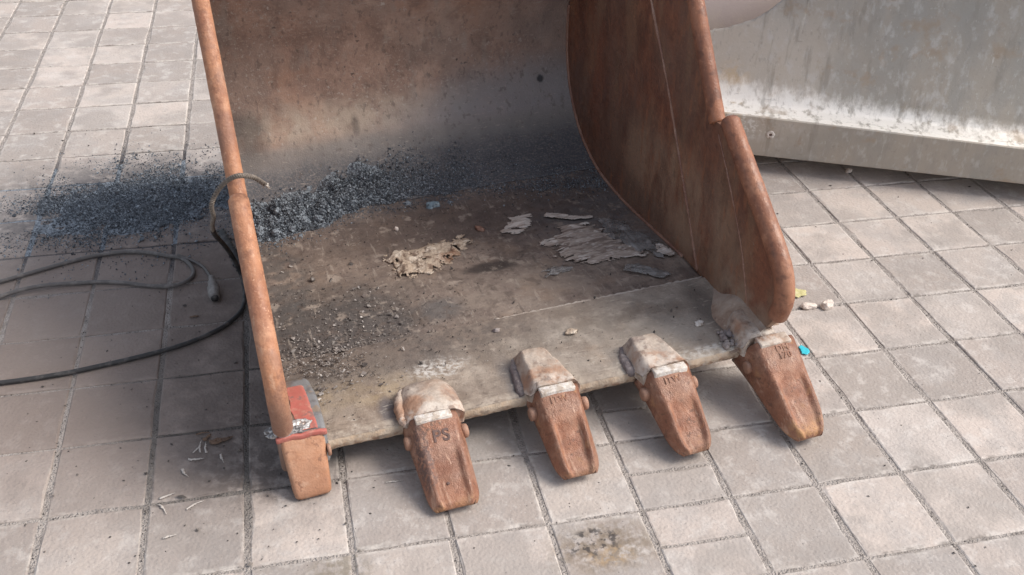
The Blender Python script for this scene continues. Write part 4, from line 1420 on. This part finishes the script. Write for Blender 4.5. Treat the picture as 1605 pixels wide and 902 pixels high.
# grit caught in the joints
items = []
for k in range(3800):
    if rs.rand() < .72:
        x = TW * rs.randint(-2, 13) + rs.uniform(-.0045, .0045)
        y = rs.uniform(-.5, 1.9)
    else:
        x = rs.uniform(-.4, 2.6)
        y = TL * rs.randint(-2, 10) + rs.uniform(-.003, .003)
    if fbm((x, y, 2), 7) < -0.12:
        continue
    s = rs.uniform(0.0008, 0.0022)
    items.append(((x, y, -0.003 + rs.uniform(-.002, .0025)), (s, s, s), rot()))
scatter('joint_grit', items, M['crumbs'], 'coarse dark sand lying in the joints between the pavers', 'sand', seed=7)

# bright metal chips in the front left corner of the bucket
items = []
for k in range(1500):
    if rs.rand() < 0.62:
        x, y = rs.normal(0.02, 0.062), rs.normal(0.265, 0.060)
    else:
        x, y = rs.normal(0.10, 0.11), rs.normal(0.36, 0.14)
    if x < XL + .012 or x > 0.42 or y < 0.11 or y > 0.78:
        continue
    z = (floor_z(y) if y > .305 else -0.001)
    big = rs.rand() < .08
    l = rs.uniform(0.0032, 0.0066) if big else rs.uniform(0.0009, 0.0028)
    wd = l * rs.uniform(.35, .95)
    th = rs.uniform(.0002, .0010)
    pileup = 0.012 * math.exp(-((x + .02) / .06) ** 2 - ((y - .225) / .035) ** 2) * rs.rand()
    p = b2w((x, y, z + 0.0045 + pileup))
    items.append((p, (l, wd, th + wd * .12), (rs.uniform(-.5, .5), rs.uniform(-.5, .5), rs.uniform(0, 6.3))))
CV = np.array([(x, y, z) for x in (-1, 1) for y in (-1, 1) for z in (-1, 1)], float) * 0.75
CF = np.array([(0, 1, 3), (0, 3, 2), (4, 6, 7), (4, 7, 5), (0, 4, 5), (0, 5, 1), (2, 3, 7), (2, 7, 6), (0, 2, 6), (0, 6, 4), (1, 5, 7), (1, 7, 3)])
scatter('metal_chips', items, M['chips'], 'bright metal chips strewn over the front left bucket floor', 'metal chips', base=(CV, CF), jit=0.75, seed=8)
# darker crumbs over the rest of the bucket floor, and flaked dust round the second adapter
items = []
for k in range(3600):
    x, y = rs.uniform(XL + .01, XR - .03), rs.uniform(0.03, 1.0)
    den = 0.10 + 0.7 * math.exp(-((x - .1) / .2) ** 2 - ((y - .42) / .22) ** 2) + .35 * math.exp(-((x - .27) / .06) ** 2 - ((y - .3) / .12) ** 2) + 0.25 * math.exp(-((y - .9) / .1) ** 2)
    if rs.rand() > den:
        continue
    s = rs.uniform(0.0008, 0.0024) * (1 + 1.2 * (rs.rand() < .05))
    z = (floor_z(y) if y > .305 else 0.0)
    items.append((b2w((x, y, z + 0.002)), (s * rs.uniform(.8, 1.8), s, s * .8), rot()))
scatter('floor_crumbs', items, M['crumbs'], 'dark crumbs scattered over the bucket floor plate', 'dirt', seed=11)

# ---- single pieces
def rock(name, loc, size, mat, label, cat, seed, rough=0.3, sub=3, frame=None, rotz=0.0, facet=False):
    bm = bmesh.new()
    bmesh.ops.create_icosphere(bm, subdivisions=sub, radius=1.0)
    for v in bm.verts:
        n = v.co.normalized()
        k = 1 + rough * fbm(n + Vector((seed * 3.3, 0, 0)), 1.3, 4)
        if facet:
            k *= 1 / max(abs(n.x), abs(n.y), abs(n.z)) ** 0.55
        v.co = Vector((n.x * size[0] * k, n.y * size[1] * k, n.z * size[2] * k))
    o = bm_obj(name, bm, M[mat], None, smooth=not facet)
    base = Vector(loc) if frame is None else frame @ Vector(loc)
    o.location = base + Vector((0, 0, size[2] * 0.75))
    o.rotation_euler = (0, 0, rotz)
    tag(o, label, cat)
    return o
rock('slag_chunk', (0.469, 0.975, -0.061), (0.020, 0.011, 0.010), 'chunk', 'pale blue slag chunk lying alone before the grit heap', 'slag', 1, 0.35, 3, BM, 0.25, True)
rock('slag_chunk', (0.525, 0.98, -0.060), (0.009, 0.006, 0.005), 'clod', 'small dark slag lump just right of the blue chunk', 'slag', 2, 0.35, 2, BM)
rock('slag_chunk', (0.40, 1.012, -0.060), (0.013, 0.010, 0.008), 'clod', 'grey slag lump between the heap and the blue chunk', 'slag', 3, 0.4, 3, BM)
rock('rust_flake', (0.566, 0.80, -0.056), (0.012, 0.018, 0.004), 'bar', 'red rust flake on the dark middle of bucket floor', 'rust flake', 4, 0.4, 2, BM, 0.5)
rock('slag_chunk', (0.335, 0.875, -0.058), (0.006, 0.006, 0.007), 'stone', 'tiny pale crumb of slag above the mud patch', 'slag', 6, 0.4, 2, BM)
rock('slag_chunk', (0.06, 0.668, -0.042), (0.007, 0.009, 0.008), 'chips', 'shiny grey nugget on the bucket floor near left wear bar', 'slag', 7, 0.4, 2, BM)
rock('mud_clod', (0.615, 0.185, -0.002), (0.016, 0.010, 0.006), 'mud', 'flat pale mud clod on the lip behind the middle tooth', 'mud clod', 12, 0.4, 3, BM, 0.2)
rock('mud_clod', (0.445, 0.25, -0.003), (0.010, 0.006, 0.005), 'slag', 'dark grey mud clod on the lip left of middle adapter', 'mud clod', 13, 0.4, 3, BM, 0.2)
rock('mud_clod', (0.92, 0.115, 0.0), (0.012, 0.010, 0.004), 'white', 'white dust lump on the lip beside the right weld', 'mud clod', 14, 0.4, 3, BM, 0.2)
rock('pale_stone', (1.689, 0.412, 0.0), (0.020, 0.010, 0.008), 'stone', 'flat pale stone, left one of the two right of the bucket', 'stone', 21, 0.3, 3, None, -0.15, True)
rock('pale_stone', (1.741, 0.405, 0.0), (0.017, 0.012, 0.011), 'stone', 'chunkier pale pink stone, right one of the two on paving', 'stone', 22, 0.35, 3, None, 0.3, True)
rock('pale_stone', (2.199, 1.133, 0.0), (0.014, 0.010, 0.009), 'stone', 'small white stone in the shadow under the grey bucket', 'stone', 23, 0.3, 2, None, 0.3)
rock('pale_stone', (1.635, 0.50, 0.0), (0.007, 0.006, 0.005), 'stone', 'tiny white pebble beside the yellowed leaf', 'stone', 24, 0.3, 2, None, 0.3)

def scrap(name, poly, zf, amp, nscale, mat, label, cat, frame=None, res=0.005, th=0.0012, lift=0.0, aniso=(1, 1), seed=0, edge_fall=0.012, ragged=0.008, curl=0.0, holes=-9.0, part_of=None):
    xs, ys = [p[0] for p in poly], [p[1] for p in poly]
    x0, x1, y0, y1 = min(xs), max(xs), min(ys), max(ys)
    nx, ny = max(3, int((x1 - x0) / res)), max(3, int((y1 - y0) / res))
    idx, V, F = {}, [], []
    def vert(i, j):
        if (i, j) not in idx:
            x, y = lerp(x0, x1, i / nx), lerp(y0, y1, j / ny)
            e = min(1.0, poly_dist(poly, x, y) / edge_fall)
            nz = fbm((x * aniso[0], y * aniso[1], seed * 1.7), nscale, 5)
            rid = 1 - abs(fbm((x * aniso[0], y * aniso[1], seed * 4.1), nscale * .6, 4)) * 2
            z = zf(x, y) + lift + amp * e ** 0.8 * (0.35 + 0.55 * nz + 0.5 * rid) + curl * (1 - e)
            q = Vector((x, y, max(zf(x, y) + 0.0006, z)))
            idx[(i, j)] = len(V)
            V.append(frame @ q if frame is not None else q)
        return idx[(i, j)]
    for i in range(nx):
        for j in range(ny):
            x, y = lerp(x0, x1, (i + .5) / nx), lerp(y0, y1, (j + .5) / ny)
            jx = x + ragged * fbm((x, y, seed), 45, 3)
            jy = y + ragged * fbm((x, y, seed + 9), 45, 3)
            if point_in(poly, jx, jy) and (holes < -1 or fbm((x * aniso[0], y * aniso[1], seed + 31), nscale * 1.1, 4) + 0.6 * min(1, poly_dist(poly, x, y) / edge_fall) > holes):
                F.append((vert(i, j), vert(i + 1, j), vert(i + 1, j + 1), vert(i, j + 1)))
    o = link_mesh(name, V, F, M[mat])
    solidify(o, th, -1.0)
    # keep coordinates of the bucket for its texture where it lies in the bucket
    if frame is not None:
        inv = frame.inverted()
        o.data.transform(inv)
        o.matrix_world = frame
    if part_of is not None:
        o.parent = part_of
        o.matrix_parent_inverse = part_of.matrix_world.inverted()
        return o
    tag(o, label, cat)
    return o
fz = lambda x, y: floor_z(y) + 0.0015
scrap('dried_mud_patch', [(0.258, 0.70), (0.275, 0.745), (0.32, 0.762), (0.36, 0.745), (0.41, 0.765), (0.47, 0.755), (0.515, 0.785), (0.525, 0.745), (0.49, 0.70), (0.465, 0.655), (0.43, 0.625), (0.385, 0.60), (0.33, 0.582), (0.29, 0.58), (0.275, 0.61), (0.285, 0.65)],
      fz, 0.014, 34, 'mud', 'pale crumbly dried mud patch on the bucket floor', 'dried mud', BM, 0.0026, 0.003, 0, (1, 1), 1, 0.03, 0.016, 0, 0.02)
scrap('paper_scrap', [(0.61, 0.742), (0.615, 0.775), (0.655, 0.79), (0.665, 0.835), (0.735, 0.832), (0.715, 0.775), (0.69, 0.745), (0.66, 0.725)],
      fz, 0.007, 24, 'paper', 'torn pale paper scrap, upper middle of the bucket floor', 'paper scrap', BM, 0.0028, 0.0007, 0.0005, (0.6, 1.8), 2, .016, .010, 0.0008, -0.05)
scrap('paper_strip', [(0.762, 0.795), (0.775, 0.815), (0.815, 0.795), (0.86, 0.757), (0.90, 0.75), (0.895, 0.735), (0.84, 0.742), (0.80, 0.768)],
      fz, 0.006, 20, 'paper', 'narrow curled paper strip right of the torn scrap', 'paper strip', BM, 0.0035, 0.001, 0.002, (1, 1), 3, .01, .004, 0.004)
cpaper = thing('crumpled_paper', 'crumpled heap of brownish torn paper strips on the right bucket floor', 'paper', BM @ Matrix.Translation((0.82, 0.57, -0.03)))
bpy.context.view_layer.update()
scrap('torn_sheet', [(0.685, 0.632), (0.72, 0.655), (0.77, 0.675), (0.775, 0.72), (0.82, 0.735), (0.87, 0.70), (0.895, 0.66), (0.90, 0.58), (0.94, 0.53), (0.93, 0.475), (0.86, 0.47), (0.79, 0.475), (0.735, 0.50), (0.715, 0.555), (0.73, 0.60)],
      fz, 0.011, 30, 'paper_dark', None, None, BM, 0.0026, 0.0008, 0.0005, (0.4, 2.6), 4, .03, .018, 0.0, -0.02, cpaper)
STR = [((0.695, 0.640), (0.79, 0.675), 0.014), ((0.76, 0.655), (0.90, 0.650), 0.016), ((0.73, 0.605), (0.90, 0.615), 0.014), ((0.76, 0.560), (0.92, 0.575), 0.013),
       ((0.76, 0.515), (0.93, 0.525), 0.014), ((0.80, 0.700), (0.872, 0.702), 0.022), ((0.86, 0.480), (0.95, 0.462), 0.011)]
for k, ((xa, ya), (xb, yb), hw) in enumerate(STR):
    n = 10
    def side_(sg, o_): return [(lerp(xa, xb, t / n), lerp(ya, yb, t / n) + 0.010 * noise.noise(Vector((t * .6, k * 7.7, 2))) + sg * hw * (0.55 + .5 * noise.noise(Vector((t * .9, k * 3.1, o_)))) * math.sin(math.pi * min(1, .12 + t / n * .86)) ** .5) for t in range(n + 1)]
    scrap('paper_fold', side_(1, 0) + side_(-1, 5)[::-1], fz, 0.009, 30, 'paper', None, None, BM, 0.0022, 0.0006, 0.003 + 0.0015 * (k % 3), (0.5, 2.6), 40 + k, .012, .006, -0.0015, -9.0, cpaper)
scrap('plastic_film', [(0.905, 0.735), (0.94, 0.72), (0.975, 0.66), (1.005, 0.56), (1.010, 0.47), (0.985, 0.42), (0.945, 0.46), (0.905, 0.53), (0.885, 0.60), (0.895, 0.67)],
      fz, 0.008, 14, 'film', 'dusty grey plastic film beside the right side plate', 'plastic film', BM, 0.0028, 0.0008, 0.0005, (2.0, 0.8), 5, .025, .014, 0.002, 0.05)
scrap('paper_scrap', [(0.968, 0.455), (0.985, 0.505), (1.0, 0.50), (1.012, 0.43), (0.992, 0.425)],
      lambda x, y: fz(x, y) + .001, 0.010, 25, 'paper', 'small triangular scrap standing on the dusty film', 'paper scrap', BM, 0.003, 0.001, 0.003, (1, 1), 6, .01, .003, 0.004)
scrap('paper_strip', [(0.845, 0.405), (0.86, 0.43), (0.90, 0.415), (0.945, 0.365), (0.955, 0.34), (0.925, 0.335), (0.89, 0.365)],
      fz, 0.010, 30, 'film', 'crinkled silvery strip just behind the lip plate weld', 'plastic strip', BM, 0.003, 0.001, 0.001, (0.6, 1.8), 7, .01, .007, 0.003)
scrap('plastic_film', [(0.635, 0.44), (0.645, 0.475), (0.69, 0.50), (0.735, 0.48), (0.725, 0.455), (0.68, 0.445)],
      fz, 0.006, 30, 'film', 'faint grey smear of film before the crumpled paper', 'plastic film', BM, 0.0026, 0.0006, 0.0, (0.8, 1.4), 8, .02, .014, 0, 0.1)
z0 = lambda x, y: 0.0012
scrap('fallen_leaf', [(1.655, 0.468), (1.665, 0.497), (1.69, 0.502), (1.715, 0.485), (1.705, 0.462), (1.68, 0.455)],
      z0, 0.006, 30, 'leaf', 'small yellowed leaf on the paving right of the bucket', 'leaf', None, 0.003, 0.0008, 0.002, (1, 1), 9, .01, .006, 0.004)
scrap('paint_flake', [(1.575, 0.222), (1.580, 0.250), (1.590, 0.256), (1.600, 0.238), (1.597, 0.222), (1.587, 0.215)],
      z0, 0.003, 30, 'blue', 'bright turquoise flake on the paving by the right tooth', 'flake', None, 0.002, 0.0012, 0.002, (1, 1), 10, .006, .002, 0.002)
# slivers and butts on the paving in front left
LIT = [((0.104, 0.155), 0.020, 0.0035, 1.45, 'litter', 'longest pale metal sliver in the little bundle left of the orange tooth'),
       ((0.115, 0.150), 0.018, 0.004, 1.75, 'litter', 'pale sliver leaning right within the little bundle on paving'),
       ((0.095, 0.148), 0.014, 0.003, 1.2, 'litter', 'short pale sliver at the left of the little bundle'),
       ((0.094, 0.118), 0.017, 0.0055, 0.02, 'litter', 'thick pale sliver lying crosswise below the little bundle'),
       ((0.073, 0.078), 0.015, 0.005, -1.15, 'litter', 'grey crumpled butt between the bundle and the left joint'),
       ((0.040, 0.016), 0.016, 0.004, 0.1, 'litter', 'white sliver lying in the joint at far left'),
       ((0.098, -0.022), 0.020, 0.0035, 0.35, 'litter', 'white pointed sliver on the front left paver'),
       ((0.032, -0.022), 0.018, 0.004, -0.95, 'litter', 'brown and white sliver at the left below the joint'),
       ((0.052, -0.098), 0.014, 0.004, 0.4, 'litter', 'lowest white sliver on the front left paver'),
       ((0.150, 0.108), 0.015, 0.004, -1.2, 'litter', 'pale sliver between the brown flake and the orange tooth'),
       ((0.145, 0.172), 0.026, 0.012, 0.1, 'litter_brown', 'brown bark like flake on the dark stain by the corner'),
       ((0.115, 0.182), 0.012, 0.007, 0.6, 'litter_brown', 'small dark brown clump left of the brown flake'),
       ((0.070, 0.655), 0.012, 0.0045, -0.2, 'litter_brown', 'short dark twig on the paving below the plug'),
       ((0.105, 0.195), 0.016, 0.003, 0.1, 'litter_brown', 'thin dark strip above the sliver bundle'),
       ((0.505, -0.032), 0.018, 0.0045, 0.15, 'litter', 'curled pale shaving on the paver between first two teeth'),
       ((0.655, -0.075), 0.016, 0.005, 0.9, 'litter_brown', 'dark scratchy fragment right of the burnt tooth')]
for i, ((x, y), l, wd, a, mt, lb) in enumerate(LIT):
    rq = random.Random(i * 7 + 1)
    up_, dn_ = [], []
    for t in range(7):
        f_ = t / 6
        e_ = wd * 0.9 * (math.sin(math.pi * min(1, .18 + f_ * .80)) ** .6) * (1 if mt == 'litter_brown' else lerp(1, .45, f_))
        bend = 0.22 * l * math.sin(f_ * 2.6 + i)
        up_.append((-l + 2 * l * f_, bend + e_ * rq.uniform(.5, 1.1)))
        dn_.append((-l + 2 * l * f_, bend - e_ * rq.uniform(.5, 1.1)))
    o = scrap('sliver' if mt == 'litter' else 'litter_flake', up_ + dn_[::-1], lambda x, y: 0.0006, 0.0035, 120, mt, lb, 'x', None, 0.0012, 0.0008, 0.0012, (1, 1), i, .004, .001, 0.0)
    o.location = (x, y, 0.001)
    o.rotation_euler = (0, 0, a)
    tag(o, lb, 'sliver' if mt == 'litter' else 'litter')

# ------------------------------------------------------------------ rope round the left wear bar, cable, plug
cam_o = CO
def nearer(p, k): return cam_o + (Vector(p) - cam_o) * k
rope_pts = [(0.299, 0.336, 0.54), (0.28, 0.318, 0.566), (0.263, 0.306, 0.578), (0.244, 0.306, 0.578), (0.222, 0.328, 0.556), (0.201, 0.330, 0.532), (0.187, 0.332, 0.502), (0.186, 0.345, 0.468), (0.176, 0.40, 0.42), (0.165, 0.50, 0.345)]
rope_pts = [nearer(p, 0.977) if 1 <= i <= 4 else Vector(p) for i, p in enumerate(rope_pts)]
rp = catmull(rope_pts, 22)
rope = thing('wire_rope', 'frayed twisted rope looped over the left wear bar', 'rope', Matrix.Translation(rope_pts[4]))
inv = Matrix.Translation(-rope_pts[4])
for s_ in range(3):
    N = len(rp)
    strand = []
    for i, p in enumerate(rp):
        t = (rp[min(i + 1, N - 1)] - rp[max(i - 1, 0)]).normalized()
        a = Vector((0.2, 0.9, 0.3)).cross(t).normalized()
        b = t.cross(a)
        an = i * 0.50 + s_ * 2 * math.pi / 3
        strand.append(p + (a * math.cos(an) + b * math.sin(an)) * 0.0030)
    vs, fs = tube_data(strand, 0.0025, 8)
    link_mesh('strand', [inv @ v for v in vs], fs, M['rope'], rope)
# frayed tip
rr = random.Random(2)
bm_v, bm_f = [], []
tip, td = rp[0], (rp[0] - rp[4]).normalized()
for k in range(14):
    e = tip + td * rr.uniform(.006, .018) + Vector((rr.uniform(-.006, .006), rr.uniform(-.004, .004), rr.uniform(-.008, .004)))
    vs, fs = tube_data([tip - td * .006, (tip + e) / 2 + Vector((0, 0, .001)), e], 0.0011, 5)
    bm_f += [tuple(q + len(bm_v) for q in f) for f in fs]
    bm_v += [inv @ v for v in vs]
link_mesh('frayed_end', bm_v, bm_f, M['fray'], rope)

def cable(name, pts_, r, mat, label, n=10):
    p = catmull(pts_, n)
    vs, fs = tube_data(p, r, 12)
    o = link_mesh(name, vs, fs, M[mat])
    return tag(o, label, 'cable')
cable('black_cable', [(0.165, 0.50, 0.345), (0.160, 0.60, 0.27), (0.166, 0.70, 0.185), (0.178, 0.765, 0.105), (0.190, 0.785, 0.042), (0.198, 0.748, 0.010), (0.193, 0.668, 0.008), (0.170, 0.62, 0.008), (0.129, 0.577, 0.008), (0.068, 0.539, 0.008), (0.012, 0.517, 0.008), (-0.043, 0.501, 0.008), (-0.12, 0.483, 0.008), (-0.25, 0.46, 0.008), (-0.42, 0.455, 0.008), (-0.62, 0.48, 0.008), (-0.85, 0.50, 0.008)],
      lambda i, t, a: 0.0060 * (1 + .06 * fbm((i * .21, a, 0), 1, 3)), 'rubber', 'black rubber cable sweeping from the rope to the left')
cable('grey_cable', [(-0.95, 0.72, 0.007), (-0.70, 0.80, 0.007), (-0.45, 0.90, 0.007), (-0.25, 0.985, 0.007), (-0.14, 1.003, 0.007), (-0.072, 0.989, 0.007), (-0.015, 0.962, 0.007), (0.026, 0.941, 0.007), (0.054, 0.893, 0.007), (0.06, 0.852, 0.007), (0.043, 0.82, 0.007), (0.016, 0.806, 0.007), (-0.017, 0.805, 0.007), (-0.068, 0.82, 0.007), (-0.13, 0.845, 0.007), (-0.22, 0.86, 0.007), (-0.36, 0.85, 0.012), (-0.50, 0.79, 0.007), (-0.70, 0.70, 0.007), (-0.95, 0.62, 0.007)],
      0.0056, 'sheath', 'grey cable looping back on itself on the left paving')
plug = thing('cable_plug', 'round grey plug on a short cable end', 'plug', Matrix.Translation((0.112, 0.80, 0.017)))
Ti = Matrix.Translation((-0.112, -0.80, -0.017))
cp = catmull([Ti @ Vector(q) for q in [(0.015, 0.949, 0.0145), (0.04, 0.935, 0.009), (0.066, 0.912, 0.007), (0.086, 0.885, 0.007), (0.101, 0.845, 0.009), (0.109, 0.812, 0.014), (0.111, 0.80, 0.016)]], 8)
link_mesh('cord', *tube_data(cp, 0.0042, 10), M['sheath'], plug)
ax = [Vector((0.0007 * k, -0.0062 * k, -0.0001 * k)) for k in range(-2, 15)]
def plug_r(i, t, a):
    r = 0.0085 if i < 4 else 0.0125 if i < 8 else 0.0155 if i < 15 else 0.0125
    return r * (1 + .05 * math.cos(a * 8) * (8 <= i < 15))
link_mesh('housing', *tube_data(ax, plug_r, 24), M['plug'], plug)
link_mesh('contact_face', *tube_data([ax[-1], ax[-1] + Vector((0.0003, -0.003, 0))], 0.0100, 20), M['rubber'], plug)
o = scrap('cable_shadow_strip', [(0.118, 1.085), (0.136, 1.094), (0.172, 0.965), (0.205, 0.855), (0.178, 0.850), (0.150, 0.955)],  # added dark strip that imitates the shadow cast by the cable
      lambda x, y: 0.0015, 0.003, 10, 'rubber', 'flat dark strip laid as the shadow of the black cable', 'shadow strip', None, 0.005, 0.003, 0.003, (1, 1), 3, .01, .003)
